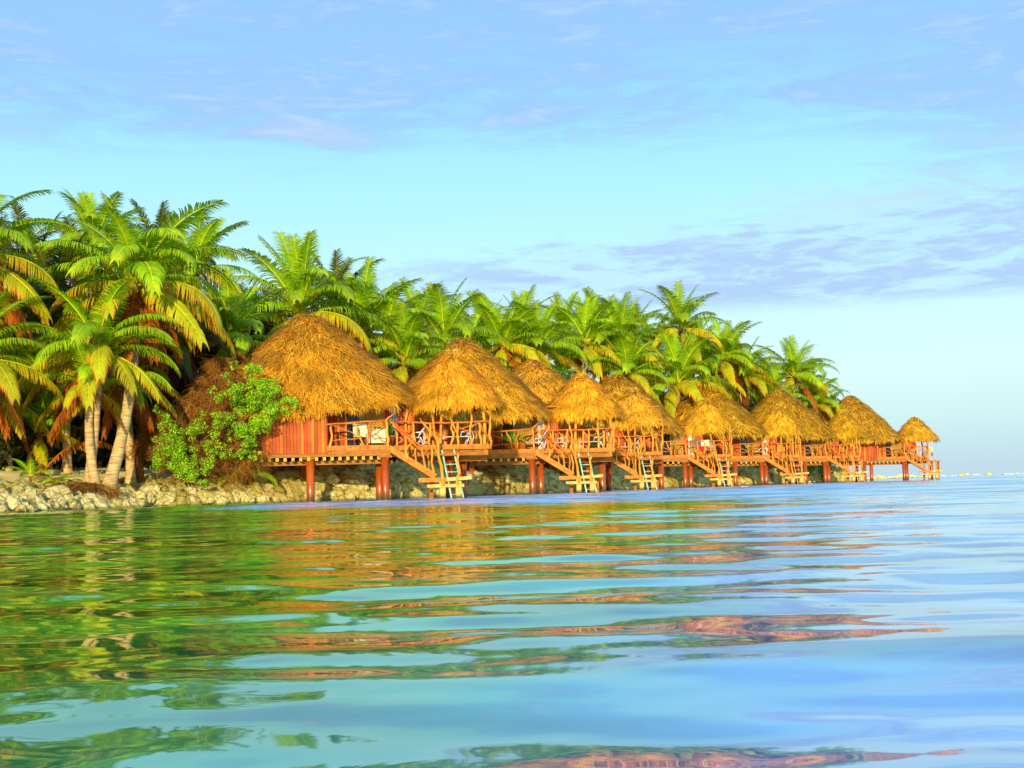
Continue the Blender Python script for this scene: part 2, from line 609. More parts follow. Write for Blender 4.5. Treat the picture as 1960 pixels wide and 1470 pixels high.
nA = wnoise((0.45, 1.25, 1), 0.8, 2)          # swell too far off for the mesh
nB = wnoise((0.8, 2.2, 1), 2.6, 3)            # small ripple
nC = wnoise((0.04, 0.10, 1), 1.0, 3, 0.5)     # wind patches
ruf = wmap(nC.outputs['Fac'], 0.42, 0.62, 0.55, 1.35)
open_sea = wmap(wmath('SUBTRACT', sepw.outputs['X'], wmath('MULTIPLY', sepw.outputs['Y'], 0.24)), -3.0, 4.0, 1.0, 0.12)
shore = wmath('ADD', 1.0, wmath('MULTIPLY', wmap(sepw.outputs['Y'], 36, 56, 0.4, 2.6), wmath('MULTIPLY', open_sea, wmap(sepw.outputs['X'], -15, -8, 0.25, 1.0))))
ampA = wmath('MULTIPLY', wmap(sepw.outputs['Y'], 8, 28, 0.0, 0.21), ruf)
ampB = wmath('MULTIPLY', wmath('MULTIPLY', wmap(sepw.outputs['Y'], 3, 24, 0.05, 0.12), ruf), shore)


def slope(nz, amp):
    s = wt.nodes.new('ShaderNodeVectorMath')
    s.operation = 'SUBTRACT'
    LW(nz.outputs['Color'], s.inputs[0])
    s.inputs[1].default_value = (0.5, 0.5, 0.5)
    s2 = wt.nodes.new('ShaderNodeVectorMath')
    s2.operation = 'MULTIPLY'
    LW(s.outputs[0], s2.inputs[0])
    s2.inputs[1].default_value = (0.45, 1.0, 0.0)
    s3 = wt.nodes.new('ShaderNodeVectorMath')
    s3.operation = 'SCALE'
    LW(s2.outputs[0], s3.inputs[0])
    LW(amp, s3.inputs['Scale'])
    return s3.outputs[0]


nF = wnoise((1.3, 4.2, 1), 4.0, 4, 0.6)       # fine wind ripple
ad0 = wt.nodes.new('ShaderNodeVectorMath')
ad0.operation = 'ADD'
LW(slope(nA, ampA), ad0.inputs[0])
LW(slope(nF, wmath('MULTIPLY', ruf, 0.035)), ad0.inputs[1])
ad = wt.nodes.new('ShaderNodeVectorMath')
ad.operation = 'ADD'
LW(ad0.outputs[0], ad.inputs[0])
LW(slope(nB, ampB), ad.inputs[1])
ad2 = wt.nodes.new('ShaderNodeVectorMath')
ad2.operation = 'ADD'
LW(geo.outputs['Normal'], ad2.inputs[0])
bias = wt.nodes.new('ShaderNodeCombineXYZ')      # waves hide their far slopes: what shows leans to the sea side
LW(wmath('MULTIPLY', ampB, wmap(sepw.outputs['Y'], 14, 50, -0.08, -0.42)), bias.inputs[1])
ad3 = wt.nodes.new('ShaderNodeVectorMath')
ad3.operation = 'ADD'
LW(ad.outputs[0], ad3.inputs[0])
LW(bias.outputs[0], ad3.inputs[1])
LW(ad3.outputs[0], ad2.inputs[1])
nm = wt.nodes.new('ShaderNodeVectorMath')
nm.operation = 'NORMALIZE'
LW(ad2.outputs[0], nm.inputs[0])
# body colour: the water's green to blue, with palm and sky reflections painted in
nD = wnoise((0.05, 0.09, 1), 1.0, 4, 0.6)
far_b = wmath('MULTIPLY', wmap(sepw.outputs['Y'], 34, 48, 0.0, 26.0), wmath('MULTIPLY', open_sea, wmap(sepw.outputs['X'], -15, -8, 0.0, 1.0)))  # blue shift off the huts paints the sky's reflection on ruffled water
px_ = wmath('ADD', wmath('ADD', sepw.outputs['X'], far_b), wmath('MULTIPLY', nD.outputs['Fac'], 4.0))
tcol = wmap(wmath('SUBTRACT', px_, wmath('MULTIPLY', sepw.outputs['Y'], 0.20)), -1.2, 5.0, 0.0, 1.0)
bc = ramp(wt, [(0.0, (0.10, 0.50, 0.04)), (0.24, (0.05, 0.44, 0.34)), (0.42, (0.17, 0.46, 0.86)), (1.0, (0.32, 0.64, 1.0))])
LW(tcol, bc.inputs[0])
nE = wnoise((0.25, 0.5, 1), 1.0, 4, 0.6)       # weed and sand patches under the surface
wsc = wt.nodes.new('ShaderNodeVectorMath')
wsc.operation = 'SCALE'
LW(bc.outputs[0], wsc.inputs[0])
LW(wmap(nE.outputs['Fac'], 0.38, 0.62, 0.45, 1.15), wsc.inputs['Scale'])
LW(wsc.outputs[0], b.inputs['Base Color'])
b.inputs['Roughness'].default_value = 0.6
b.inputs['Specular IOR Level'].default_value = 0.0
LW(nm.outputs[0], b.inputs['Normal'])
gl = wt.nodes.new('ShaderNodeBsdfGlossy')
gl.inputs['Roughness'].default_value = 0.03
gl.inputs['Color'].default_value = (1, 1, 1, 1)
LW(nm.outputs[0], gl.inputs['Normal'])
fr = wt.nodes.new('ShaderNodeFresnel')
fr.inputs['IOR'].default_value = 3.0
LW(nm.outputs[0], fr.inputs['Normal'])
mw = wt.nodes.new('ShaderNodeMixShader')
LW(fr.outputs[0], mw.inputs[0])
LW(b.outputs[0], mw.inputs[1])
LW(gl.outputs[0], mw.inputs[2])
LW(mw.outputs[0], wt.nodes['Material Output'].inputs[0])
wm = np_mesh('lagoon_water', np.stack([XX.ravel(), YY.ravel(), ZZ.ravel()], 1), FQ, None, m, True)
tag(link('lagoon_water', wm), 'calm rippled turquoise lagoon mirroring huts and palms', 'water', kind='structure')

# ------------------------------------------------------------------ island ground
shore_px = [(-420, 40), (-200, 44), (0, 49), (150, 53.5), (300, 57.5), (480, 61.5), (600, 65), (742, 68), (880, 73), (1029, 82), (1160, 96),
            (1318, 112), (1461, 125), (1560, 137), (1632, 146)]
shore = [(G(p, d), d) for p, d in shore_px]
shore += [(shore[-1][0] + 1.0, 156), (shore[-1][0] - 3, 175), (shore[-1][0] - 14, 205), (0, 230), (-60, 240), (-110, 200), (-110, 40)]
SH = np.array(shore)


def inside_dist(P):
    """signed distance to the island outline, positive inland"""
    d = np.full(len(P), 1e9)
    ins = np.zeros(len(P), bool)
    n = len(SH)
    for i in range(n):
        a, b2 = SH[i], SH[(i + 1) % n]
        ab = b2 - a
        t = np.clip(((P - a) @ ab) / (ab @ ab), 0, 1)
        q = a + t[:, None] * ab
        d = np.minimum(d, np.hypot(*(P - q).T))
        cond = ((a[1] > P[:, 1]) != (b2[1] > P[:, 1]))
        with np.errstate(divide='ignore', invalid='ignore'):
            xi = (b2[0] - a[0]) * (P[:, 1] - a[1]) / (b2[1] - a[1]) + a[0]
        ins ^= cond & (P[:, 0] < xi)
    return np.where(ins, d, -d)


beach_s, beach_z = [-4, -1, 0, 0.35, 1.0, 2.5, 6, 14, 60], [-1.2, -.35, 0.0, .36, .62, 1.0, 1.65, 2.3, 3.0]
bank_s, bank_z = [-4, -1, 0, 0.25, 0.7, 1.6, 2.6, 6, 60], [-1.2, -.4, 0.0, .40, .92, 1.45, 1.8, 2.0, 2.3]
xB0, xB1 = G(330, 60), G(500, 62)


def ground_z(P, rough=True):
    P = np.atleast_2d(np.asarray(P, float))
    s = inside_dist(P)
    if rough:
        wob = np.array([mnoise.fractal(Vector((p[0] * .55, p[1] * .55, 3.0)), 1.0, 2.0, 4) if abs(ss) < 9 else 0 for p, ss in zip(P, s)])
        s = s + wob * 0.55
    zb = np.interp(s, beach_s, beach_z)
    zk = np.interp(s, bank_s, bank_z)
    # position along the shore decides beach or bank
    w = np.clip((P[:, 0] * 0.9 + P[:, 1] * 0.1 - (xB0 * .9 + 6.0)) / ((xB1 - xB0) * .9 + .01), 0, 1)
    z = zb * (1 - w) + zk * w
    if rough:
        r2 = np.array([mnoise.fractal(Vector((p[0] * 2.3, p[1] * 2.3, zz * 2.8)), 0.65, 2.1, 5) if abs(ss) < 9 else 0 for p, ss, zz in zip(P, s, z)])
        z = z + r2 * np.where(s < 3.2, 0.34, 0.06) * np.clip(s + 1, 0, 1)
    return z


def gz(x, y):
    return float(ground_z([(x, y)], False)[0])


def build_ground():
    gx = np.concatenate([np.arange(-110, -24, 4.0), np.arange(-24, 44, 0.23), np.arange(44, 60, 4)])
    gy = np.concatenate([np.arange(36, 46, 2), np.arange(46, 150, 0.23), np.arange(150, 245, 4)])
    GX, GY = np.meshgrid(gx, gy)
    P = np.stack([GX.ravel(), GY.ravel()], 1)
    z = ground_z(P)
    s = inside_dist(P)
    n_y, n_x = GX.shape
    ix = np.arange(n_y * n_x).reshape(n_y, n_x)
    fq = np.stack([ix[:-1, :-1], ix[:-1, 1:], ix[1:, 1:], ix[1:, :-1]], -1).reshape(-1, 4)
    keep = (s[fq].max(1) > -3.2)
    fq = fq[keep]
    used, inv = np.unique(fq, return_inverse=True)
    V = np.stack([P[:, 0], P[:, 1], z], 1)[used]
    fq = inv.reshape(-1, 4)
    me = np_mesh('island_ground', V, fq, None, M['bank'], True)
    me.materials.append(M['sand'])
    me.materials.append(M['darkground'])
    sc_ = s[used][fq].mean(1)
    xc = V[fq][:, :, 0].mean(1)
    yc = V[fq][:, :, 1].mean(1)
    zr = V[fq][:, :, 2]
    steep = (zr.max(1) - zr.min(1))
    wb = xc * .9 + yc * .1 < (xB1 * .9 + 6.0)
    mi = np.zeros(len(fq), np.int32)
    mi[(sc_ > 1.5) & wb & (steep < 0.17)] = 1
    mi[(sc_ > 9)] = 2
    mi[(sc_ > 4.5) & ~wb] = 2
    me.polygons.foreach_set('material_index', mi)
    tag(link('island_ground', me), 'sandy island with pale limestone bank rising from the lagoon', 'ground', kind='structure')


build_ground()


# ------------------------------------------------------------------ rocks
def rock_mesh(seed, sub=3):
    import bmesh
    bm = bmesh.new()
    bmesh.ops.create_icosphere(bm, subdivisions=sub, radius=1)
    rr = random.Random(seed)
    off = Vector((rr.uniform(0, 50), rr.uniform(0, 50), rr.uniform(0, 50)))
    for v in bm.verts:
        p = v.co.copy()
        d = 1 + 0.42 * mnoise.fractal(p * 1.1 + off, 1.0, 2.0, 5) + 0.12 * mnoise.cell(p * 2.2 + off)
        v.co = Vector((p.x * d, p.y * d * .85, p.z * d * .75))
    me = bpy.data.meshes.new('rock')
    bm.to_mesh(me)
    bm.free()
    me.materials.append(M['rock'])
    return me


rocks = [rock_mesh(s) for s in range(7)]


def put_rock(x, y, z, sz, label, group, name='rock', flat=1.0):
    o = link(name, random.choice(rocks), None, (x, y, z))
    o.rotation_euler = (random.uniform(-.4, .4), random.uniform(-.4, .4), random.uniform(0, 6.28))
    o.scale = (sz * random.uniform(.85, 1.3), sz * random.uniform(.8, 1.1), sz * flat * random.uniform(.8, 1.1))
    return tag(o, label, 'rock', group)


def shore_at(px):
    for (p0, d0), (p1, d1) in zip(shore_px, shore_px[1:]):
        if p0 <= px <= p1:
            t = (px - p0) / (p1 - p0)
            return d0 + (d1 - d0) * t
    return 60


named_rocks = [(428 / 3.92, 985, .33, 'small bright white stone standing on the rocks left of the palm roots'),
               (765 / 3.92, 985, .33, 'white block of coral beside the brown root mat of the palms'),
               (725 / 3.92, 960, .62, 'long flat slab of rock at the waterline below the palm root mat'),
               (505 / 3.92, 960, .55, 'squarish dark-topped rock at the waterline left of the flat slab'),
               (70 / 3.92, 970, .62, 'wide pale rock at the waterline by the left edge of the photo'),
               (255 / 3.92, 970, .66, 'largest rounded coral boulder on the left shore')]
for px, _, sz, lab in named_rocks:
    d = shore_at(px) + (0.3 if sz > .4 else 1.0)
    put_rock(G(px, d), d, .22 if sz > .4 else .72, sz, lab, 'rocks along the left shore', flat=.7 if 'flat' in lab else .9)
for i in range(170):
    px = random.uniform(-40, 520)
    inl = abs(random.gauss(0, .75))
    d = shore_at(px) + inl
    sz = random.uniform(.13, .42) * (1.1 - .25 * inl)
    if sz < .08:
        continue
    put_rock(G(px, d), d + .1, min(.75, .08 + inl * .5), sz, 'cream coral rock in the rough edging along the left waterline', 'rocks along the left shore')
for i in range(100):
    px = random.uniform(480, 1600)
    dd = abs(random.gauss(0, .55))
    d = shore_at(px) + dd
    put_rock(G(px, d), d, dd * 1.05, random.uniform(.14, .40), 'ochre rock at the foot of the bank under the huts', 'rocks under the huts')
for px, d, sz in ((1652, 200, .5), (1664, 205, .8), (1683, 215, 1.0), (1697, 230, .6), (1716, 235, 1.1), (1732, 240, .6), (1745, 260, .9), (1762, 262, .6),
                  (1838, 300, .8), (1848, 300, 1.1), (1893, 330, 1.0), (1920, 350, .7), (1946, 360, .8)):
    put_rock(G(px, d), d, .05, sz, 'small dark reef rock breaking the sea near the horizon', 'reef rocks by the horizon', 'reef_rock', .7)

# ------------------------------------------------------------------ thatch


def thatch_mesh(name, rx, ry, zap, zeave, seed, nst, fringe, ridge=0.0, lift=0.0, sq=2.5, ln=(.30, .72), wd=.045, tint=(1, 1, 1), hang=.65, cap=.45):
    """round hipped thatch: base cone of layered straw plus thousands of straw blades and a ragged fringe"""
    rs = np.random.RandomState(seed)

    def surf(t, th):
        ct, st = np.cos(th), np.sin(th)
        k = (np.abs(ct) ** sq + np.abs(st) ** sq) ** (-1.0 / sq)
        rr = np.sqrt(t * t + .0014 + .04 * t * (1 - t)) - .037 * (1 - t)
        k = 1 + (k - 1) * np.clip(t * 1.6, 0, 1)
        x = rx * k * ct * rr
        y = ry * k * st * rr
        y = y + ridge * np.clip(1 - t * .7, 0, 1) * np.where(st > 0, st, 0)
        H = zap - zeave
        tt = (np.sqrt(t * t + .014) - .1183) / (1.00698 - .1183)
        z = zeave + H * (1 - (.86 * tt + .14 * tt ** 2.2))
        z = z + lift * t * np.clip(ct, 0, 1) ** 1.2
        z = z + 0.05 * np.sin(9 * th + 4 * t + seed) * t + .045 * np.sin(23 * t + 3 * th)
        return np.stack([x, y, z], -1)

    # base shell
    NT, NA = 22, 64
    T, A = np.meshgrid(np.linspace(0.0, 1.0, NT), np.linspace(0, 2 * PI, NA, endpoint=False), indexing='ij')
    V0 = surf(T.ravel(), A.ravel())
    ii = np.arange(NT * NA).reshape(NT, NA)
    F0 = np.stack([ii[:-1], np.roll(ii, -1, 1)[:-1], np.roll(ii, -1, 1)[1:], ii[1:]], -1).reshape(-1, 4)
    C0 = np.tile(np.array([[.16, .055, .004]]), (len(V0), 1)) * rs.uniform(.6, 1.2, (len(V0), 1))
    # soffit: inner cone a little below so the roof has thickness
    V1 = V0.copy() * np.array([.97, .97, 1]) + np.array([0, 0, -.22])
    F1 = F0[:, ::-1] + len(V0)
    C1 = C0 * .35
    pal = np.array([[.62, .29, .018], [.78, .43, .04], [.50, .19, .010], [.90, .60, .12], [.24, .075, .005], [.70, .32, .018]])
    # blades
    n = nst
    t = np.sqrt(rs.uniform(.0004, 1.0, n))
    th = rs.uniform(0, 2 * PI, n)
    p = surf(t, th)
    dn = surf(np.minimum(t + .02, 1.02), th) - surf(np.maximum(t - .02, 0), th)
    dn /= np.linalg.norm(dn, axis=1, keepdims=True) + 1e-9
    tg = surf(t, th + .02) - surf(t, th - .02)
    tg /= np.linalg.norm(tg, axis=1, keepdims=True) + 1e-9
    nr = np.cross(tg, dn)
    nr *= np.sign(nr[:, 2:3] + 1e-9)
    ang = rs.normal(0, .42, n)[:, None]
    d = dn * np.cos(ang) + tg * np.sin(ang)
    l = rs.uniform(ln[0], ln[1], n)[:, None] * np.clip(.35 + t[:, None], .4, 1)
    w = (wd * rs.uniform(.5, 1.4, n))[:, None]
    sd_ = np.cross(nr, d)
    base = p + nr * rs.uniform(.0, .07, n)[:, None]
    tip = base + d * l + nr * rs.uniform(-.02, .13, n)[:, None]
    col = pal[rs.choice(len(pal), n, p=[.26, .22, .2, .10, .08, .14])] * rs.uniform(.6, 1.25, (n, 1))
    # patchy weathering
    pat = .5 + .5 * np.sin(p[:, :1] * 1.9 + seed) * np.sin(p[:, 2:3] * 2.6 + p[:, 1:2] + seed * 2)
    col = col * (.82 + .28 * pat)
    top = np.clip((.13 - t[:, None]) / .13, 0, 1)
    col = col * (1 - top * cap) + np.array([.80, .56, .26]) * top * cap
    # fringe
    nf = fringe
    thf = rs.uniform(0, 2 * PI, nf)
    tf = 1.0 - np.abs(rs.normal(0, .055, nf))
    pf = surf(tf, thf)
    dnf = surf(tf + .01, thf) - surf(tf - .03, thf)
    dnf /= np.linalg.norm(dnf, axis=1, keepdims=True)
    tgf = surf(tf, thf + .02) - surf(tf, thf - .02)
    tgf /= np.linalg.norm(tgf, axis=1, keepdims=True)
    clump = .72 + .3 * np.sin(thf * 17 + seed) * np.sin(thf * 7.3) + .18 * np.sin(thf * 41)
    df = dnf * rs.uniform(.15, .8, nf)[:, None] + np.array([0, 0, -1.0]) * rs.uniform(.5, 1.1, nf)[:, None] + tgf * rs.normal(0, .22, nf)[:, None]
    df /= np.linalg.norm(df, axis=1, keepdims=True)
    lf = (rs.uniform(.35, 1.0, nf) * hang * clump)[:, None]
    wf = (wd * rs.uniform(.6, 1.5, nf))[:, None]
    colf = pal[rs.choice(len(pal), nf, p=[.26, .22, .2, .1, .1, .12])] * rs.uniform(.7, 1.15, (nf, 1))
    sf = tgf
    midf = pf + df * lf * .55
    tipf = midf + (df * .6 + np.array([0, 0, -.6])) * lf * .45
    Vb = np.stack([base - sd_ * w / 2, base + sd_ * w / 2, tip + sd_ * w * .18, tip - sd_ * w * .18], 1).reshape(-1, 3)
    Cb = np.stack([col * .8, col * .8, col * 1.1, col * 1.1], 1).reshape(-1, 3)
    Fb = np.arange(n * 4).reshape(n, 4)
    Vf = np.stack([pf - sf * wf / 2, pf + sf * wf / 2, midf + sf * wf * .4, midf - sf * wf * .4, tipf + sf * wf * .12, tipf - sf * wf * .12], 1).reshape(-1, 3)
    Cf = np.repeat(colf, 6, 0)
    fb = np.arange(nf)[:, None] * 6
    Ff = np.concatenate([fb + np.array([[0, 1, 2, 3]]), fb + np.array([[3, 2, 4, 5]])])
    o1 = len(V0) + len(V1)
    o2 = o1 + len(Vb)
    V = np.concatenate([V0, V1, Vb, Vf])
    C_ = np.concatenate([C0, C1, Cb, Cf]) * np.array(tint)
    FQ_ = np.concatenate([F0, F1, Fb + o1, Ff + o2])
    return np_mesh(name, V, FQ_, C_, M['thatch'])


# ------------------------------------------------------------------ huts
def crooked(a, b, r0, r1, rr, n=6, amp=.05):
    a, b = Vector(a), Vector(b)
    pts, rad = [], []
    off = [Vector((rr.gauss(0, amp), rr.gauss(0, amp), rr.gauss(0, amp * .6))) for _ in range(n)]
    for i in range(n):
        t = i / (n - 1)
        o = off[i] if 0 < i < n - 1 else Vector()
        pts.append(a.lerp(b, t) + o)
        rad.append((r0 + (r1 - r0) * t) * rr.uniform(.85, 1.15))
    return pts, rad


def branch(hut, name, a, b, r0, r1, rr, mat, amp=.05, fork=None):
    mb = MB()
    p, ra = crooked(a, b, r0, r1, rr, 6, amp)
    mb.tube(p, ra, 7)
    if fork:
        for q in fork:
            i = q[0]
            p2, r2 = crooked(p[i], q[1], ra[i] * .85, ra[i] * .5, rr, 4, amp * .6)
            mb.tube(p2, r2, 6)
    return mb.build(name, M[mat], hut, True)


DECK = 2.42


def board_wall(hut, name, x0, x1, z0, z1, y, rr, mat='boardc', bw=.15, axis='x', label=None):
    """wall of upright boards; axis x runs along x at depth y, axis y runs along y at x = y argument"""
    mb = MB()
    k = 0
    x = x0
    while x < x1 - .02:
        e = min(x + bw - .018, x1)
        pr = rr.uniform(0, .022)
        g = rr.uniform(.62, 1.25)
        cc = (.36 * g, (.038 + rr.uniform(0, .03)) * g, .003)
        if rr.random() < .16:
            cc = (.50 * g, .13 * g, .006)
        if axis == 'x':
            mb.box(x, e, y - pr, y + .05, z0 + rr.uniform(-.01, .01), z1, cc)
        else:
            mb.box(y - pr, y + .05, x, e, z0, z1, cc)
        x += bw
    # backing sheet between the boards
    if axis == 'x':
        mb.box(x0, x1, y + .022, y + .044, z0 + .02, z1 - .01, (.09, .008, .001))
    else:
        mb.box(y + .022, y + .044, x0, x1, z0 + .02, z1 - .01, (.09, .008, .001))
    o = mb.build(name, M[mat], hut, colors=True)
    if label:
        o['label'] = label
    return o


def bamboo_screen(hut, x0, x1, y, z0, z1, rr, slope=0.0):
    mb = MB()
    x = x0
    while x < x1:
        c = rr.choice([(.55, .22, .02), (.62, .33, .05), (.46, .12, .008), (.66, .42, .10), (.40, .08, .006), (.42, .30, .16)])
        w = rr.uniform(.05, .1)
        zt = z1 - slope * max(0, (x - x0) / (x1 - x0) - .55) / .45
        mb.box(x, x + w - .008, y - rr.uniform(0, .02), y + .03, z0, zt, c)
        x += w
    mb.box(x0, x1, y + .006, y + .028, z0 + .02, z1 - slope - .02, (.2, .06, .005))
    return mb.build('bamboo_screen', M['bamboo'], hut, colors=True)


def make_hut(i, label, loc, rz, P):
    rr = random.Random(100 + i)
    near = i == 0
    hut = thing('thatched_hut', label, 'hut', loc, rz, 'row of thatched huts over the water')
    q = P.get('q', 1.0)
    # roofs
    mr = P['main']
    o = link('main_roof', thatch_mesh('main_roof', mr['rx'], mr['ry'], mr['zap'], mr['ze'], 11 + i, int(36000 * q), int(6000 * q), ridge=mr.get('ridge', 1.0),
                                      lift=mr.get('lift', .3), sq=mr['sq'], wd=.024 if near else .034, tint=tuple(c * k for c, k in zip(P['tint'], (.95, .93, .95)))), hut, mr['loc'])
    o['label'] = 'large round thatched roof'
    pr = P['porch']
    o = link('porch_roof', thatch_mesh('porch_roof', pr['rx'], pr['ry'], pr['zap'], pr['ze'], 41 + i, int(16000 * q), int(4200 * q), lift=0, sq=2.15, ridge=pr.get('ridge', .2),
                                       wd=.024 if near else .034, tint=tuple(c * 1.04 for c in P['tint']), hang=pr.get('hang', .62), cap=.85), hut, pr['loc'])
    o['label'] = 'smaller round thatched roof over the porch'
    xl, xw = -6.3, -2.62
    pe = P['pe']
    kx = pe / 4.72
    # piles
    for (x, y) in P['piles']:
        mb = MB()
        mb.tube([(x, y, -1.2), (x, y, DECK - .55)], .18, 16)
        mb.build('pile', M['pile'], hut, True)
        mb = MB()
        mb.box(x - .3, x + .3, y - .24, y + .24, DECK - .55, DECK - .46)
        mb.build('pile_cap', M['beam'], hut)
    # floor
    mb = MB()
    for a in np.arange(0.05, 6.5, .15):
        mb.box(xl, .12, a, a + .138, DECK - .06, DECK)
    mb.build('deck_floor', M['deckwood'], hut)
    mb = MB()
    for a in np.arange(1.2, 5.0, .15):
        mb.box(.13, pe, a, a + .138, DECK - .07, DECK - .01)
    mb.build('porch_floor', M['deckwood'], hut)
    # fascia of short upright boards and the beams below
    mb = MB()
    x = xw
    while x < .1:
        w = rr.uniform(.13, .17)
        mb.box(x, min(x + w - .006, .12), -.035 - rr.uniform(0, .008), .03, DECK - .2, DECK + .012)
        x += w
    mb.build('deck_fascia', M['deckwood'], hut)
    mb = MB()
    x = .13
    while x < pe - .02:
        w = rr.uniform(.13, .17)
        mb.box(x, min(x + w - .006, pe + .02), 1.12 - rr.uniform(0, .008), 1.19, DECK - .22, DECK + .0)
        x += w
    mb.build('porch_fascia', M['deckwood'], hut)
    mb = MB()
    mb.box(xl - .1, .16, .0, .16, DECK - .46, DECK - .2)
    mb.build('edge_beam', M['beam'], hut)
    mb = MB()
    mb.box(.16, pe - .04, 1.3, 1.45, DECK - .5, DECK - .22)
    mb.build('edge_beam', M['beam'], hut)
    for x in np.arange(xl + .1, -.05, .34 if near else .4):
        mb = MB()
        mb.box(x, x + .13, .06, 6.2, DECK - .62, DECK - .47)
        mb.build('joist', M['joist'], hut)
    mb = MB()
    mb.box(xl, .3, .7, .9, DECK - .80, DECK - .63)
    mb.build('cross_beam', M['beam'], hut)
    mb = MB()
    mb.box(1.2 * kx, pe - .02, 2.4, 2.6, DECK - .74, DECK - .5)
    mb.build('cross_beam', M['beam'], hut)
    # body walls
    zt = P.get('wall_top', 4.25)
    board_wall(hut, 'wall', xl, xw, DECK - .3, zt, -.07, rr, label='windowless red board wall')
    board_wall(hut, 'wall', -.07, 6.4, DECK - .3, zt, xl, rr, axis='y')
    board_wall(hut, 'wall', .0, 1.6, DECK, zt, xw, rr, axis='y')
    board_wall(hut, 'wall', xl, 1.35, DECK, zt, 6.4, rr)
    board_wall(hut, 'wall', 1.7, 6.4, DECK - .3, zt, 1.35, rr, axis='y')
    yb = 1.6
    board_wall(hut, 'wall', xw + .05, -1.72, DECK, zt, yb, rr)
    mb = MB()
    mb.box(-1.72, -1.06, yb + .02, yb + .06, DECK, DECK + 2.2)
    fo = mb.build('glass_door', M['glass'], hut)
    mb = MB()
    for x in (-1.74, -1.10):
        mb.box(x, x + .06, yb - .02, yb + .07, DECK, DECK + 2.25)
    mb.box(-1.68, -1.10, yb - .02, yb + .07, DECK + 2.2, DECK + 2.27)
    mb.build('door_frame', M['joist'], fo)
    mb = MB()
    for k in range(12):
        mb.box(-1.04 + k * .082, -1.04 + k * .082 + .075, yb - .01 - (k % 2) * .012, yb + .04, DECK, DECK + 2.25)
    mb.build('straw_blind', M['blind'], hut)
    board_wall(hut, 'wall', -.06, .25, DECK, zt, yb, rr)
    mb = MB()
    for k in range(5):
        mb.box(.25 + k * .075, .25 + k * .075 + .068, yb - .01 - (k % 2) * .02, yb + .04, DECK, DECK + 2.2)
    mb.build('curtain', M[P.get('curtain', 'bluegrey')], hut)
    board_wall(hut, 'wall', .63, 1.35, DECK, zt, yb, rr, bw=.11)
    mb = MB()
    mb.box(xw, 1.35, yb - .02, yb + 1.2, DECK + 2.3, DECK + 2.38)
    mb.build('ceiling_board', M['beam'], hut)
    # porch back screen and posts
    bamboo_screen(hut, 1.42 * kx, 3.3 * kx, 4.6, DECK, DECK + 1.95, rr, P.get('scr', .8))
    for (x, y) in ((.95, 1.4), (4.6, 1.35), (4.55, 4.6), (2.55, 1.3), (1.0, 4.6)):
        x *= kx
        branch(hut, 'porch_post', (x, y, DECK - .45), (x + rr.uniform(-.1, .1), y, pr['ze'] + .25), .085, .065, rr, 'pole', .05,
               [(4, (x + rr.choice([-.6, .6]), y + .1, pr['ze'] + .2))])
    mb = MB()
    for yy in (pr['loc'][1] - 1.2, pr['loc'][1] + 1.2):
        mb.tube(crooked((pr['loc'][0] - 1.55, yy, pr['ze'] + .22), (pr['loc'][0] + 1.55, yy, pr['ze'] + .22), .07, .06, rr, 6, .03)[0], .07, 7)
    mb.build('roof_beam', M['rail'], hut, True)
    # front railing of the deck recess
    zr = DECK + 1.02
    branch(hut, 'handrail', (xw - .15, -.02, zr - .08), (.05, -.02, zr + .06), .05, .045, rr, 'rail', .03)
    branch(hut, 'railing_post', (xw + .12, -.06, DECK - .22), (xw + .22, -.06, zr - .06), .07, .055, rr, 'pole', .04)
    branch(hut, 'railing_post', (-1.0, -.05, DECK - .05), (-1.42, -.03, zr), .055, .045, rr, 'pole', .04)
    branch(hut, 'railing_post', (-.85, -.06, DECK - .15), (-.72, -.03, zr + .02), .05, .045, rr, 'rail', .05)
    branch(hut, 'railing_post', (.1, -.06, DECK - .25), (-.02, -.06, zr + .06), .065, .055, rr, 'pole', .03,
           [(5, (.32, -.05, zr + .38))])
    branch(hut, 'brace', (xw + .3, -.04, zr - .12), (-1.08, -.04, DECK + .38), .032, .028, rr, 'rail', .03)
    branch(hut, 'brace', (xw + .2, -.04, DECK + .22), (-1.1, -.04, DECK + .34), .032, .028, rr, 'rail', .03)
    branch(hut, 'brace', (-.75, -.04, DECK + .55), (-.15, -.04, zr - .05), .034, .03, rr, 'rail', .04)
    branch(hut, 'brace', (-.75, -.04, DECK + .56), (.0, -.04, DECK + .28), .034, .03, rr, 'rail', .05)
    # porch railing, set back behind the stairs
    y = 1.1
    branch(hut, 'handrail', (.45 * kx, y, zr + .02), (2.4 * kx, y, zr + .0), .045, .045, rr, 'rail', .05)
    branch(hut, 'handrail', (2.3 * kx, y, zr - .02), (pe, y, zr + .02), .045, .045, rr, 'rail', .04)
    branch(hut, 'handrail', (pe - .02, y, zr - .05), (pe - .1, 4.6, zr), .045, .04, rr, 'rail', .04)
    for k, (x, top, lean) in enumerate(((.55, .95, .0), (1.35, 1.05, -.1), (1.95, 1.0, .12), (2.32, 1.5, -.2), (2.95, .98, .05), (3.35, 1.05, .0), (3.95, 1.5, .0), (4.3, .95, -.05), (4.72, 1.35, .06))):
        x = x * kx + rr.uniform(-.06, .06)
        if kx < .75 and k in (3, 5):
            continue
        fk = None
        if k in (0, 2, 5, 6):
            fk = [(3, (x + rr.choice([-.35, .35]), y, DECK + rr.uniform(.9, 1.3)))]
        branch(hut, 'railing_post', (x, y - .02, DECK - .25), (x + lean, y - .02, DECK + top), .062, .05, rr, 'pole', .035, fk)
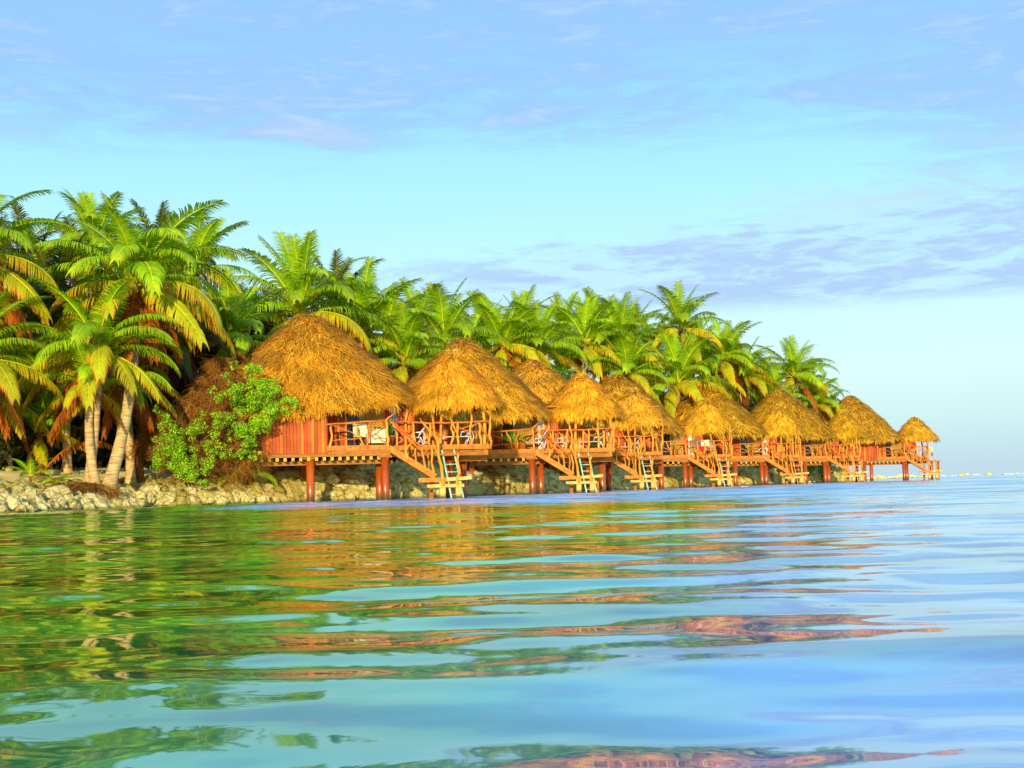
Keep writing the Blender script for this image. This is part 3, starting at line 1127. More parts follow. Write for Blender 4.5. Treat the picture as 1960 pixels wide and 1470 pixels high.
    for (xa, za, xb, zb) in ((.6, .1, 1.3, .9), (2.0, .9, 2.7, .2), (3.0, .5, 3.9, .85), (3.1, .75, 4.3, .55), (4.35, .9, 4.7, .1)):
        branch(hut, 'brace', (xa * kx, y, DECK + za), (xb * kx, y + .02, DECK + zb), .03, .026, rr, 'rail', .06)
    for yy in (2.2, 3.2):
        branch(hut, 'railing_post', (pe - .02, yy, DECK - .1), (pe - .05, yy, zr - .02), .05, .042, rr, 'pole', .03)
    # railing to the right, towards the next hut
    # stairs down to the landing
    sx0, sz0, sx1, sz1 = .08, DECK - .1, 2.12, .98
    st = thing_part = bpy.data.objects.new('staircase', None)
    COL.objects.link(st)
    st.parent = hut
    for yy in (-.02, .95):
        mb = MB()
        mb.bar((sx0, yy, sz0 - .02), (sx1, yy, sz1 - .0), .055, .27)
        mb.build('stringer', M['deckwood'], st)
    nst = 8
    for k in range(nst):
        t = (k + .5) / nst
        x, z = sx0 + (sx1 - sx0) * t, sz0 + (sz1 - sz0) * t
        mb = MB()
        mb.box(x - .16, x + .16, .01, .92, z + .02, z + .065)
        mb.build('tread', M['treadwood'], st)
        mb = MB()
        mb.box(x - .16, x - .135, .02, .91, z + .066, z + .185)
        mb.build('riser', M['treadwood'], st)
    branch(hut, 'stair_rail', (.2, -.06, zr), (1.75, -.06, sz1 + .95), .042, .038, rr, 'rail', .03)
    branch(hut, 'stair_rail', (.4, .98, zr), (1.95, .98, sz1 + 1.0), .042, .038, rr, 'rail', .03)
    for (x, yy) in ((.85, -.07), (1.62, -.07), (1.35, 1.0), (1.95, 1.0)):
        zz = sz0 + (sz1 - sz0) * (x - sx0) / (sx1 - sx0)
        branch(hut, 'stair_post', (x + .05, yy, zz - .12), (x - .06, yy, zz + .98), .055, .045, rr, 'pole', .03,
               [(2, (x + .35, yy, zz + .85))] if x < 1 else None)
    # landing
    ld = bpy.data.objects.new('landing', None)
    COL.objects.link(ld)
    ld.parent = hut
    mb = MB()
    for k in range(7):
        mb.box(1.62, 3.62, -.02 + k * .2, -.02 + k * .2 + .19, .80, .86)
    mb.build('landing_floor', M['pale'], ld)
    mb = MB()
    mb.box(1.35, 2.55, -.215, -.155, .74, .93)
    mb.build('landing_fascia', M['deckwood'], ld)
    mb = MB()
    mb.bar((2.56, -.19, .84), (3.7, -.25, .90), .05, .15)
    mb.build('landing_fascia', M['pale'], ld)
    mb = MB()
    mb.box(1.72, 3.35, -.30, -.24, .50, .64)
    mb.build('landing_ledger', M['pale'], ld)
    for x in (2.4, 3.12):
        mb = MB()
        mb.box(x - .13, x + .13, -.22, .02, -1.0, .735)
        mb.build('landing_leg', M['pale'], ld)
    for x in (2.0, 3.4):
        mb = MB()
        mb.box(x - .09, x + .09, .8, .98, -1.0, .79)
        mb.build('landing_leg', M['beam'], ld)
    branch(hut, 'landing_post', (2.42, -.3, .55), (2.2, -.3, DECK + .35), .075, .055, rr, 'pole', .035, [(3, (2.0, -.28, DECK + .15))])
    branch(hut, 'landing_post', (3.08, -.31, .6), (3.12, -.31, 1.98), .065, .055, rr, 'pole', .035)
    branch(hut, 'landing_rail', (2.2, -.3, 1.92), (3.15, -.3, 1.93), .038, .034, rr, 'rail', .03)
    branch(hut, 'landing_post', (2.15, 1.1, .5), (2.05, 1.1, DECK), .06, .05, rr, 'pole', .03)
    # swimming ladder
    la = bpy.data.objects.new('ladder', None)
    COL.objects.link(la)
    la.parent = hut
    for x in (2.42, 2.95):
        mb = MB()
        mb.bar((x, -.085, 2.15), (x + .38, -.085, .02), .05, .07)
        mb.build('ladder_side', M['mint' if i < 4 else 'pole'], la)
    for t in (.30, .46, .78, .93):
        mb = MB()
        mb.bar((2.42 + .38 * t, -.085, 2.15 - 2.13 * t), (2.95 + .38 * t, -.085, 2.15 - 2.13 * t), .045, .035)
        mb.build('ladder_rung', M['mint' if (t < .9 and i < 4) else 'pale'], la)
    return hut


# ---- placement of the seven huts: photo column and distance of the stair-top corner
hut_px = [742, 1022, 1155, 1314, 1461, 1582, 1733]
hut_d = [62, 75.5, 89, 104.5, 116.5, 128, 145]
hut_rz = [R(9), R(-2), R(-4), R(-6), R(-6), R(-7), R(-8)]
main_apex = [(600, 605), (885, 650), (1018, 690), (1180, 718), (1350, 732), (1490, 745), (1627, 758)]
porch_apex = [(865, 674), (1113, 717), (1213, 746), (1350, 765), (1490, 777), (1614, 786), (1750, 799)]
hut_lab = ['nearest and largest thatched hut, with a bare red board wall above the shore',
           'thatched hut with a fern planter on its deck, next to the nearest hut',
           'thatched hut whose roof peak pokes up behind the second hut, third of the row',
           'thatched hut in the middle of the row, with towels hung over its railing',
           'thatched hut under a tall conical roof with a pale-capped porch roof before it',
           'thatched hut backed by the last bushy palms, second from the seaward end',
           'last thatched hut at the seaward end of the row, standing clear over open water']
HUTS = []
for i in range(7):
    d = hut_d[i]
    loc = Vector((G(hut_px[i], d), d, 0))
    rz = hut_rz[i]
    inv = Matrix.Rotation(-rz, 3, 'Z')
    P = {}
    # main roof centre about 3.6 m behind the front wall
    wa = W(*main_apex[i], d + 3.6)
    ml = inv @ (wa - loc)
    wp = W(*porch_apex[i], d + 2.9)
    pl = inv @ (wp - loc)
    mx_, px2 = ml.x, pl.x
    P['main'] = dict(rx=5.0 if i else 5.15, ry=4.6, sq=3.4, zap=ml.z + .05, ze=4.0 if i else 3.95, loc=(mx_ - (0 if i else .3), ml.y, 0), ridge=1.2, lift=.55 if i == 0 else .3)
    P['porch'] = dict(rx=2.25, ry=2.0, zap=pl.z + .05, ze=4.28, loc=(px2, pl.y, 0))
    k_ = P['pe'] / 4.72 if 'pe' in P else 1
    P['piles'] = [(-3.35, .35), (-.08, .2), (-.25 if i == 0 else .35, 1.5), (3.0 * k_, 2.5), (3.75 * k_, 3.3), (-3.6, 4.5)]
    P['tint'] = [(1.0, 1.0, 1), (1.0, 1.04, 1), (1.06, 1.12, 1.6), (.98, 1.08, 1), (.95, 1.08, 1), (.90, 1.04, .9), (.96, 1.10, 1.5)][i]
    P['pe'] = [4.72, 4.3, 3.8, 3.4, 3.2, 3.1, 2.6][i]
    P['q'] = [1.0, .8, .6, .5, .45, .4, .4][i]
    P['curtain'] = ['bluegrey', 'curtain', 'curtain', 'curtain', 'curtain', 'blind', 'blind'][i]
    HUTS.append(make_hut(i, hut_lab[i], loc, rz, P))


def hut_point(i, x, y, z=DECK):
    h = HUTS[i]
    return Matrix.Translation(h.location) @ Matrix.Rotation(h.rotation_euler[2], 4, 'Z') @ Vector((x, y, z)), h.rotation_euler[2]


# ------------------------------------------------------------------ deck furniture
def make_lounger(label, loc, rz):
    t = thing('sun_lounger', label, 'lounger', loc, rz, 'loungers on the hut decks')
    mb = MB()
    for y in (-.3, .3):
        mb.tube([(-.95, y, .34), (-.4, y, .36), (.35, y, .36), (.5, y, .36)], .018, 7)
    mb.tube([(-.95, -.3, .34), (-.95, .3, .34)], .018, 7)
    mb.build('frame', M['white'], t, True)
    mb = MB()
    mb.box(-.93, .38, -.28, .28, .355, .375)
    mb.build('seat', M['sling'], t)
    mb = MB()
    mb.bar((.38, 0, .38), (.78, 0, 1.02), .56, .03, up=(0, 1, 0))
    vs = mb
    vs.v, vs.f, vs.c = [], [], []
    vs.add([(.38, -.28, .37), (.38, .28, .37), (.80, .28, 1.0), (.80, -.28, 1.0), (.41, -.28, .35), (.41, .28, .35), (.83, .28, .98), (.83, -.28, .98)],
           [(0, 1, 2, 3), (7, 6, 5, 4), (0, 4, 5, 1), (1, 5, 6, 2), (2, 6, 7, 3), (3, 7, 4, 0)])
    bk = vs.build('backrest', M['sling'], t)
    mb = MB()
    for y in (-.3, .3):
        mb.tube([(.37, y, .36), (.82, y, 1.03)], .018, 7)
    mb.tube([(.82, -.3, 1.03), (.82, .3, 1.03)], .018, 7)
    mb.build('back_frame', M['white'], bk, True)
    for x in (-.7, .5):
        for y in (-.31, .31):
            mb = MB()
            mb.tube([(x, y, .36), (x - .14, y, .015)], .018, 7)
            mb.tube([(x, y, .36), (x + .12, y, .015)], .018, 7)
            mb.build('leg', M['white'], t, True)
    for y in (-.35, .35):
        mb = MB()
        mb.tube([(.1, y, .36), (.14, y, .58), (.62, y, .62), (.7, y, .36), (.62, y, .02)], .02, 7)
        mb.build('armrest', M['white'], t, True)
    return t


p, rz = hut_point(0, 3.35, 1.75)
lg = make_lounger('white-framed lounger with grey sling at the right of the nearest deck', p, rz)
for i, x, y, rr_, lab in ((0, 1.15, 1.85, 0, 'white-framed lounger with grey sling behind the stair head of the nearest hut'),
                          (1, -.05, .85, 0.1, 'grey sling lounger beside the fern planter on the second deck'),
                          (1, 1.2, 1.9, 0, 'grey sling lounger at the stair head of the second hut'),
                          (1, 3.2, 2.0, 0, 'white-framed lounger under the porch roof of the second hut'),
                          (2, 1.6, 1.9, .3, 'white-framed lounger under the porch roof of the third hut'),
                          (3, 1.4, 2.0, .1, 'white-framed lounger behind the railing of the middle hut'),
                          (4, -.3, .9, .0, 'dark lounger at the stair head of the fifth hut'),
                          (6, .4, 1.6, .0, 'dark lounger at the stair head of the last hut')):
    p, rz = hut_point(i, x, y)
    copy_tree(lg, lab, p, rz + rr_)


def make_chair(label, loc, rz):
    t = thing('patio_chair', label, 'chair', loc, rz, 'patio chairs on the decks')
    mb = MB()
    mb.box(-.27, .27, -.27, .27, .40, .50)
    mb.build('seat', M['cream'], t)
    mb = MB()
    mb.box(-.30, .30, .2, .28, .51, .98)
    mb.build('backrest', M['cream'], t)
    for x in (-.24, .24):
        for y in (-.24, .24):
            mb = MB()
            mb.box(x - .03, x + .03, y - .03, y + .03, 0, .398)
            mb.build('leg', M['legwood'], t)
    return t


p, rz = hut_point(0, -1.15, .8)
ch = make_chair('cream cushioned chair with dark legs on the nearest deck', p, rz + PI)
p, rz = hut_point(6, 2.9, 2.6)
copy_tree(ch, 'chair under the porch roof of the last hut', p, rz - .4)


def make_table(label, loc, rz):
    t = thing('patio_table', label, 'table', loc, rz)
    mb = MB()
    mb.box(-.45, .45, -.35, .35, .68, .74)
    mb.build('table_top', M['cream'], t)
    mb = MB()
    mb.box(-.42, .42, -.33, .33, .12, .679)
    mb.build('table_cloth', M['cream'], t)
    for x in (-.38, .38):
        for y in (-.28, .28):
            mb = MB()
            mb.box(x - .03, x + .03, y - .03, y + .03, 0, .119)
            mb.build('leg', M['legwood'], t)
    return t


p, rz = hut_point(0, -.42, .95)
make_table('low cream table right of the cream chair on the nearest deck', p, rz)
# bowl on the table
mb = MB()
mb.tube([(0, 0, 0), (0, 0, .03), (0, 0, .1)], [.06, .12, .16], 12)
p, rz = hut_point(0, -.35, .9, DECK + .742)
tag(mb.build('bowl', M['legwood'], None, True, loc=p), 'small dark bowl standing on the cream table', 'bowl')


def blades(mb, n, h, spread, w, rr, cols, z0=0.0, curl=.6):
    for _ in range(n):
        a = rr.uniform(0, 2 * PI)
        L_ = h * rr.uniform(.6, 1.1)
        e = rr.uniform(.2, 1.0)
        c_ = rr.choice(cols)
        p0 = Vector((rr.gauss(0, .04), rr.gauss(0, .04), z0))
        d1 = Vector((math.cos(a) * spread * e, math.sin(a) * spread * e, 1)).normalized()
        p1 = p0 + d1 * L_ * .55
        d2 = (d1 + Vector((math.cos(a) * curl * e, math.sin(a) * curl * e, -.5 * e))).normalized()
        p2 = p1 + d2 * L_ * .5
        s = Vector((-math.sin(a), math.cos(a), 0)) * w
        mb.add([p0 - s * .4, p0 + s * .4, p1 + s * .5, p1 - s * .5, p2], [(0, 1, 2, 3), (3, 2, 4)], c_)


GREENS = [(.16, .42, .01), (.10, .30, .008), (.26, .5, .015), (.07, .22, .008)]


def potted(label, loc, rz, h, n, w, spread, pot=(.2, .14, .34), group=None, cat='plant'):
    rr = random.Random(int(abs(loc[0] * 100 + loc[1] * 10)))
    t = thing('potted_plant', label, cat, loc, rz, group)
    mb = MB()
    mb.tube([(0, 0, 0), (0, 0, pot[2] * .85), (0, 0, pot[2] * .86), (0, 0, pot[2])], [pot[1], pot[0], pot[0] * 1.1, pot[0] * 1.1], 14)
    po = mb.build('pot', M['pot'], t, True)
    mb = MB()
    mb.tube([(0, 0, pot[2] + .002), (0, 0, pot[2] + .02)], [pot[0] * .95, pot[0] * .9], 12)
    mb.build('soil', M['soil'], po)
    mb = MB()
    blades(mb, n, h, spread, w, rr, GREENS, pot[2])
    mb.build('leaves', M['bushleaf'], t, colors=True)
    return t


p, rz = hut_point(0, .18, 1.05)
potted('terracotta pot with tall pointed leaves at the stair head of the nearest hut', p, rz, .85, 12, .13, .35, (.26, .15, .45))
for k, (x, h) in enumerate(((-1.35, .75), (-.95, .95), (-.58, .8))):
    p, rz = hut_point(1, x, .35)
    potted(['clay pot with ferny leaves at the left of the planter row on the second deck', 'clay pot with the tallest fern in the planter row on the second deck',
            'clay pot with ferny leaves at the right of the planter row on the second deck'][k], p, rz, h, 46, .035, 1.1, (.22, .18, .34), 'fern pots on the second deck')
for i, x, lab in ((2, -.7, 'potted plant with small leaves on the deck of the third hut'), (3, -.75, 'potted plant beside the railing of the middle hut'),
                  (4, -.9, 'potted fern on the deck of the fifth hut'), (5, -.7, 'potted plant on the deck of the sixth hut'),
                  (6, -.25, 'bright green potted plant on the deck of the last hut')):
    p, rz = hut_point(i, x, .5)
    potted(lab, p, rz, .6, 24, .06, .9, (.22, .17, .32), 'single pots on the far decks')
# towels
for i, x, y, z, mm, lab in ((3, .75, 1.1, DECK + 1.06, 'sling', 'dark green towel hung over the railing of the middle hut'),
                            (3, 1.5, 1.1, DECK + 1.06, 'curtain', 'white towel hung over the railing of the middle hut'),
                            (3, 1.15, 1.1, DECK + .8, 'red', 'red cloth hung low on the railing of the middle hut')):
    p, rz = hut_point(i, x, y, z)
    mb = MB()
    vs, fs = [], []
    prof = [(-.10, -.42), (-.085, -.2), (-.06, 0), (0, .05), (.06, 0), (.09, -.3)]
    nn = 7
    for a in range(nn):
        xx = (a / (nn - 1) - .5) * (.62 if mm != 'red' else .45)
        for (yy, zz) in prof:
            vs.append((xx + .02 * math.sin(zz * 9), yy + .015 * math.sin(a * 1.7), zz + .02 * math.sin(a * 2.1) * (1 if zz < -.1 else 0)))
    for a in range(nn - 1):
        for b_ in range(len(prof) - 1):
            q = a * len(prof) + b_
            fs.append((q, q + 1, q + len(prof) + 1, q + len(prof)))
    mb.add(vs, fs)
    o = mb.build('towel', M[mm], None, True, loc=p)
    o.rotation_euler = (0, 0, rz)
    tag(o, lab, 'towel')

# ------------------------------------------------------------------ palms


def frond_arrays(elev, L_, droop, seed, kind='green', nl=74, lw=.064, ll=1.02):
    """one coconut frond growing along +x from the origin: arched rachis and hanging leaflets"""
    rs = np.random.RandomState(seed)
    ns = 40
    s = np.linspace(0, 1, ns)
    ang = elev - droop * (.25 * s + .75 * s ** 1.7)
    dx = np.cos(ang) * L_ / (ns - 1)
    dz = np.sin(ang) * L_ / (ns - 1)
    side_sway = .12 * L_ * rs.normal() * s ** 2
    P = np.stack([np.concatenate([[0], np.cumsum(dx[:-1])]), side_sway, np.concatenate([[0], np.cumsum(dz[:-1])])], 1)
    T = np.gradient(P, axis=0)
    T /= np.linalg.norm(T, axis=1, keepdims=True)
    V, Fq, C_ = [], [], []

    def addq(vs, fs, cs):
        o = len(V)
        V.extend(vs)
        Fq.extend([tuple(i + o for i in f) for f in fs])
        C_.extend(cs)

    # rachis: flat four-sided rib
    rib = {'green': (.72, .78, .03), 'old': (.85, .62, .03), 'dead': (.40, .17, .02)}[kind]
    vs, fs, cs = [], [], []
    for i in range(0, ns, 2):
        w = .068 * (1 - .8 * s[i]) * (1.0 if i else 1.8)
        N = np.cross(T[i], [0, 1, 0])
        N = N if N[2] > 0 else -N
        vs += [P[i] + [0, w, 0], P[i] + N * w * .8, P[i] - np.array([0, w, 0]), P[i] - N * w * .5]
        cs += [rib] * 4
    nrow = len(vs) // 4
    for i in range(nrow - 1):
        for k in range(4):
            fs.append((i * 4 + k, i * 4 + (k + 1) % 4, i * 4 + 4 + (k + 1) % 4, i * 4 + 4 + k))
    addq(vs, fs, cs)
    twist = rs.normal(0, .25)
    for i in range(nl):
        u = .13 + .87 * (i + rs.uniform(0, .5)) / nl
        f = min(u, .999) * (ns - 1)
        j = int(f)
        fr_ = f - j
        p = P[j] * (1 - fr_) + P[min(j + 1, ns - 1)] * fr_
        t = T[j]
        up = np.cross(t, [0, 1, 0])
        up = up if up[2] > 0 else -up
        prof = min(1.0, .45 + 2.4 * (u - .13)) * (1 - .62 * max(0, (u - .45) / .55) ** 1.6)
        for sgn in (-1, 1):
            if kind == 'dead' and rs.rand() < .12:
                continue
            l = ll * prof * rs.uniform(.85, 1.1)
            fwd = .35 + .75 * u + rs.normal(0, .07)
            side = np.array([0, sgn * 1.0, 0])
            liftv = .42 * (1 - u * .5) * (1 if kind == 'green' else .2) + sgn * twist * .5
            d = side * math.cos(fwd * .8) + t * math.sin(fwd * .8) + up * liftv * .55
            d /= np.linalg.norm(d)
            g = {'green': .40 if elev > 1.0 else .72, 'old': .9, 'dead': 1.1}[kind] * (1.0 + .7 * (1 - abs(math.sin(max(-1.2, min(1.4, elev))))))
            pts = [p]
            dd = d.copy()
            segs = 4
            for k in range(segs):
                pts.append(pts[-1] + dd * l / segs)
                dd = dd + np.array([0, 0, -1.0]) * g * (.45 + .18 * k) + rs.normal(0, .05, 3)
                dd /= np.linalg.norm(dd)
            wv = t - d * (t @ d)
            wv /= np.linalg.norm(wv) + 1e-9
            w0 = lw * rs.uniform(.8, 1.2) * (.6 + .4 * prof)
            ws = [w0 * .55, w0, w0 * .95, w0 * .7, w0 * .12]
            r_ = rs.rand()
            if kind == 'green':
                c0 = np.array([.17, .46, .006]) * (1 - r_) + np.array([.32, .62, .008]) * r_
                c1 = c0 * np.array([1.0, .9, 1]) if rs.rand() < .9 else np.array([.5, .3, .02])
                if u > .9:
                    c0 = c0 * .5 + np.array([.52, .66, .014]) * .5
            elif kind == 'old':
                c0 = np.array([.30, .52, .006]) * (1 - r_) + np.array([.48, .56, .010]) * r_
                c1 = np.array([.66, .25, .012]) if rs.rand() < .35 + .5 * u else np.array([.52, .46, .012])
            else:
                c0 = np.array([.52, .17, .010]) * (1 - r_) + np.array([.28, .06, .005]) * r_
                c1 = c0 * .8 if rs.rand() < .7 else np.array([.55, .3, .05])
            vs, cs, fs = [], [], []
            for k in range(segs + 1):
                vs += [pts[k] - wv * ws[k] / 2, pts[k] + wv * ws[k] / 2]
                q = (k / segs) ** 2
                cc = c0 * (1 - q) + c1 * q
                cs += [cc, cc]
            for k in range(segs):
                fs.append((k * 2, k * 2 + 1, k * 2 + 3, k * 2 + 2))
            addq(vs, fs, cs)
    return np.array(V), np.array(Fq), np.array([list(x) for x in C_])


BUCK = [(80, .55, 'green'), (66, 1.0, 'green'), (52, 1.45, 'green'), (38, 1.65, 'green'), (22, 1.6, 'green'), (6, 1.35, 'old'), (-14, 1.0, 'old'), (-42, .65, 'dead')]
FR_L = 4.6
fr_arr = {}
fr_mesh = {}
for bi, (e, dr, kd) in enumerate(BUCK):
    for v in range(3):
        A_ = frond_arrays(R(e + (v - 1) * 4), FR_L, dr * (1 + .12 * (v - 1)), 900 + bi * 7 + v, kd)
        fr_arr[(bi, v)] = A_
        fr_mesh[(bi, v)] = np_mesh('frond', A_[0], A_[1], A_[2], M['leaf'])


def crown_spec(rr, nf, dead=3, bias=0.0):
    out = []
    a0 = rr.uniform(0, 2 * PI)
    for k in range(nf):
        t = k / (nf - 1)
        bi = min(6, int(t * 6.6 + rr.uniform(-.35, .35) + bias))
        bi = max(0, bi)
        out.append((bi, rr.randrange(3), a0 + k * 2.39996 + rr.uniform(-.25, .25), rr.uniform(.88, 1.1) * (.9 if bi == 0 else 1)))
    for k in range(dead):
        out.append((7, rr.randrange(3), rr.uniform(0, 2 * PI), rr.uniform(.75, 1.0)))
    return out


def crown_mesh(seed, nf, dead, gain=1.0):
    rr = random.Random(seed)
    Vs, Fs, Cs = [], [], []
    o = 0
    for bi, v, a, s in crown_spec(rr, nf, dead):
        V, Fq, C_ = fr_arr[(bi, v)]
        ca, sa = math.cos(a), math.sin(a)
        X = np.stack([V[:, 0] * ca - V[:, 1] * sa, V[:, 0] * sa + V[:, 1] * ca, V[:, 2]], 1) * s
        Vs.append(X)
        Fs.append(Fq + o)
        Cs.append(C_ * rr.uniform(.8, 1.15) * gain)
        o += len(V)
    return np_mesh('crown', np.concatenate(Vs), np.concatenate(Fs), np.concatenate(Cs), M['leaf'])


crowns = [crown_mesh(500 + k, 22, 2) for k in range(5)]
shade_crowns = [crown_mesh(540 + k, 18, 12, np.array([.30, .22, .2])) for k in range(3)]  # fronds coloured darker and browner to paint in the left grove's shade


def trunk(t, base, top, r0, r1, rr, bend):
    mb = MB()
    n = 16
    pts, rad = [], []
    for i in range(n):
        u = i / (n - 1)
        p = base.lerp(top, u)
        p = p + Vector(bend) * math.sin(PI * u) * (1 - .35 * u)
        flare = .11 * math.exp(-u * 14)
        pts.append(p)
        rad.append(r0 + (r1 - r0) * u + flare + (.010 if i % 2 else -.004))
    mb.tube(pts, rad, 12)
    return mb.build('trunk', M['trunk'], t, True)


def palm(label, cx, cy, d, rpx, base_px=None, base_d=None, detailed=True, nf=26, dead=3, seed=None, group='coconut palms on the island', bend=None, r0=.17, bias=0, az=0.0, shade=False):
    seed = seed if seed is not None else int(cx * 3 + cy)
    rr = random.Random(seed)
    top = W(cx, cy, d)
    bd = base_d or d
    bx = G(base_px, bd) if base_px is not None else top.x + rr.uniform(-1, 1)
    base = Vector((bx, bd, gz(bx, bd) - .25))
    t = thing('palm_tree', label, 'palm tree', base, 0, group)
    lt = top - base
    tr = trunk(t, Vector((0, 0, 0)), lt, r0, r0 * .72, rr, bend or (rr.uniform(-.4, .4), rr.uniform(-.3, .3), 0))
    scl = rpx * d / F / 3.55
    if detailed:
        mb = MB()
        mb.tube([lt + Vector((0, 0, -.55)), lt + Vector((0, 0, -.2)), lt + Vector((0, 0, .12)), lt + Vector((0, 0, .35))], [.14, .24, .2, .06], 10)
        mb.build('crown_shaft', M['fibre'], t, True)
        for bi, v, a, s in crown_spec(rr, nf, dead, bias):
            o = link('frond', fr_mesh[(bi, v)], t, lt)
            o.rotation_euler = (rr.uniform(-.12, .12), rr.uniform(-.06, .06), a + az)
            o.scale = (s * scl,) * 3
            if bi == 7:
                o['label'] = 'dead brown hanging frond'
    else:
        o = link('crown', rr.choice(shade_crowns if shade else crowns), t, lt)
        o.rotation_euler = (0, 0, rr.uniform(0, 6.28))
        o.scale = (scl, scl, scl * rr.uniform(.95, 1.1))
    return t


NEAR = [
    ('tall palm with a leaning pale trunk and the largest crown on the left shore', 262, 545, 60, 172, 200, 56.0, 32, 9, (.45, 0, 0), .25),
    ('short bright green palm in front of the tall leaning one, straight brown trunk', 190, 672, 57, 142, 167, 56.6, 24, 3, (0.1, 0, 0), .2),
    ('small palm with a curved brown trunk, crown tangled with the short palm to its left', 172, 740, 56.6, 105, 190, 56.2, 14, 4, (-.25, 0, 0), .2),
    ('palm cut off by the left edge of the photo, upper crown', -55, 490, 58, 170, -60, 58, 26, 9, None, .2),
    ('palm with yellowing fronds low at the left edge of the photo', -60, 690, 55, 150, -90, 55, 24, 4, None, .2),
    ('palm whose crown tops the left skyline behind the large leaning palm', 180, 482, 74, 112, 215, 72, 26, 4, None, .2),
    ('palm behind the right shoulder of the large leaning palm, upright crown', 372, 520, 76, 112, 330, 74, 26, 4, None, .2),
    ('palm directly behind the peak of the nearest hut roof', 575, 604, 82, 150, 560, 82, 28, 3, None, .2),
    ('palm with drooping fronds between the large leaning palm and the nearest hut roof', 440, 655, 72, 115, 455, 72, 22, 9, None, .2),
    ('young palm growing by the foot of the left grove, dark fan of fronds', 72, 835, 60, 92, 72, 60.5, 16, 0, None, .12),
]
for (lab, cx, cy, d, rp, bp, bd, nf, dd, bend, r0) in NEAR:
    palm(lab, cx, cy, d, rp, bp, bd, True, nf, dd, None, bend=bend, r0=r0, bias=.8 if d < 61 and nf > 20 else 0)
MID = [
    ('palm at the right shoulder of the nearest hut roof, fronds against the sky', 690, 640, 88, 118),
    ('low palm rising between the first two hut roofs', 775, 700, 86, 105),
    ('palm with a tall upright spear of fronds behind the second hut roof', 850, 660, 94, 112),
    ('narrow palm right of the upright one behind the second hut', 962, 665, 104, 96),
    ('palm filling the gap above the third roof peak', 1030, 675, 106, 92),
    ('palm left of the middle of the row, behind the second porch roof', 1120, 660, 114, 88),
    ('bushy palm right above the middle hut roof', 1185, 665, 116, 92),
    ('tallest palm of the right-hand grove, crown high against the cloud', 1303, 632, 128, 84),
    ('palm standing right behind the fifth hut roof with broad front fronds', 1298, 735, 120, 96),
    ('palm right of the tallest one in the right-hand grove', 1385, 690, 134, 76),
    ('palm behind the gap between the fifth and sixth roofs', 1422, 720, 138, 80),
    ('palm alone on the right end of the grove, tuft above the skyline', 1520, 722, 146, 72),
    ('last palm on the right, drooping beside the seaward roof', 1562, 775, 148, 62),
    ('palm low behind the sixth hut roof', 1480, 765, 142, 62),
    ('palm low behind the middle hut roof', 1200, 720, 112, 82),
]
for k, (lab, cx, cy, d, rp) in enumerate(MID):
    palm(lab, cx, cy, d, rp, None, None, True, 24, 2, 77 + k)
# the grove behind
FAR = []
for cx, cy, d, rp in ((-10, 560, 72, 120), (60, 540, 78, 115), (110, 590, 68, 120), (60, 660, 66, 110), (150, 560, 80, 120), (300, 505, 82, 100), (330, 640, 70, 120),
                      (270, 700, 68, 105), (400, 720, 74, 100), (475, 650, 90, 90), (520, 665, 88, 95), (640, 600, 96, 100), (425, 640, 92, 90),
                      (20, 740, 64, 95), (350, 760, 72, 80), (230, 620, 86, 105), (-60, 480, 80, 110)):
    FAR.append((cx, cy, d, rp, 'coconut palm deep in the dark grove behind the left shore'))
for cx, cy, d, rp in ((740, 640, 104, 92), (800, 640, 108, 88), (900, 690, 108, 88), (930, 650, 118, 82), (1000, 640, 122, 78), (1080, 640, 128, 76),
                      (1150, 640, 132, 72), (1210, 655, 134, 72), (1250, 690, 134, 76), (1330, 680, 140, 70), (1350, 720, 136, 72), (1250, 740, 126, 72),
                      (1400, 745, 142, 64), (1450, 745, 150, 60), (1545, 745, 156, 58), (1500, 790, 146, 56), (1080, 720, 116, 78), (980, 730, 110, 78), (1580, 790, 152, 44), (720, 720, 96, 80)):
    FAR.append((cx, cy, d, rp, 'coconut palm in the green grove behind the row of hut roofs'))
for k, (cx, cy, d, rp, lab) in enumerate(FAR):
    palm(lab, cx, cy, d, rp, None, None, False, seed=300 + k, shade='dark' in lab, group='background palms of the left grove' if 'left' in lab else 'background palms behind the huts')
# a few bare trunks seen at the foot of the left grove
for px, d, top_px, top_y, lab in ((128, 60.5, 118, 700, 'brown palm trunk in shade left of the twin front trunks'),
                                  (105, 62, 96, 720, 'thin shaded palm trunk at the far side of the left clearing'),
                                  (250, 59.5, 236, 720, 'brown flared palm trunk just right of the pale leaning trunk'),
                                  (15, 58, -5, 760, 'thick mossy palm trunk at the left edge of the photo')):
    palm(lab, top_px, top_y, d + 1, 105, px, d, True, 14, 5, int(px * 7), bend=(.1, 0, 0), r0=.2, bias=2.0)


# ------------------------------------------------------------------ shrubs
def leaf_cloud(mb, centres, n, size, rr, cols):
    for (c, r) in centres:
        c = Vector(c)
        for _ in range(int(n * r * r)):
            v = Vector((rr.gauss(0, 1), rr.gauss(0, 1), rr.gauss(0, 1))).normalized()
            p = c + Vector((v.x * r, v.y * r, v.z * r * .85)) * (rr.uniform(.35, 1.0) ** .5)
            nrm = (v + Vector((rr.gauss(0, .5), rr.gauss(-.45, .5), rr.gauss(.3, .5)))).normalized()
            a = nrm.orthogonal().normalized()
            a = Matrix.Rotation(rr.uniform(0, 6.28), 3, nrm) @ a
            b2 = nrm.cross(a)
            s = size * rr.uniform(.6, 1.25)
            col = rr.choice(cols)
            sh = rr.uniform(.8, 1.15)
            mb.add([p - a * s, p - b2 * s * .5 - nrm * s * .12, p + a * s, p + b2 * s * .5 - nrm * s * .12], [(0, 1, 2, 3)], tuple(x * sh for x in col))


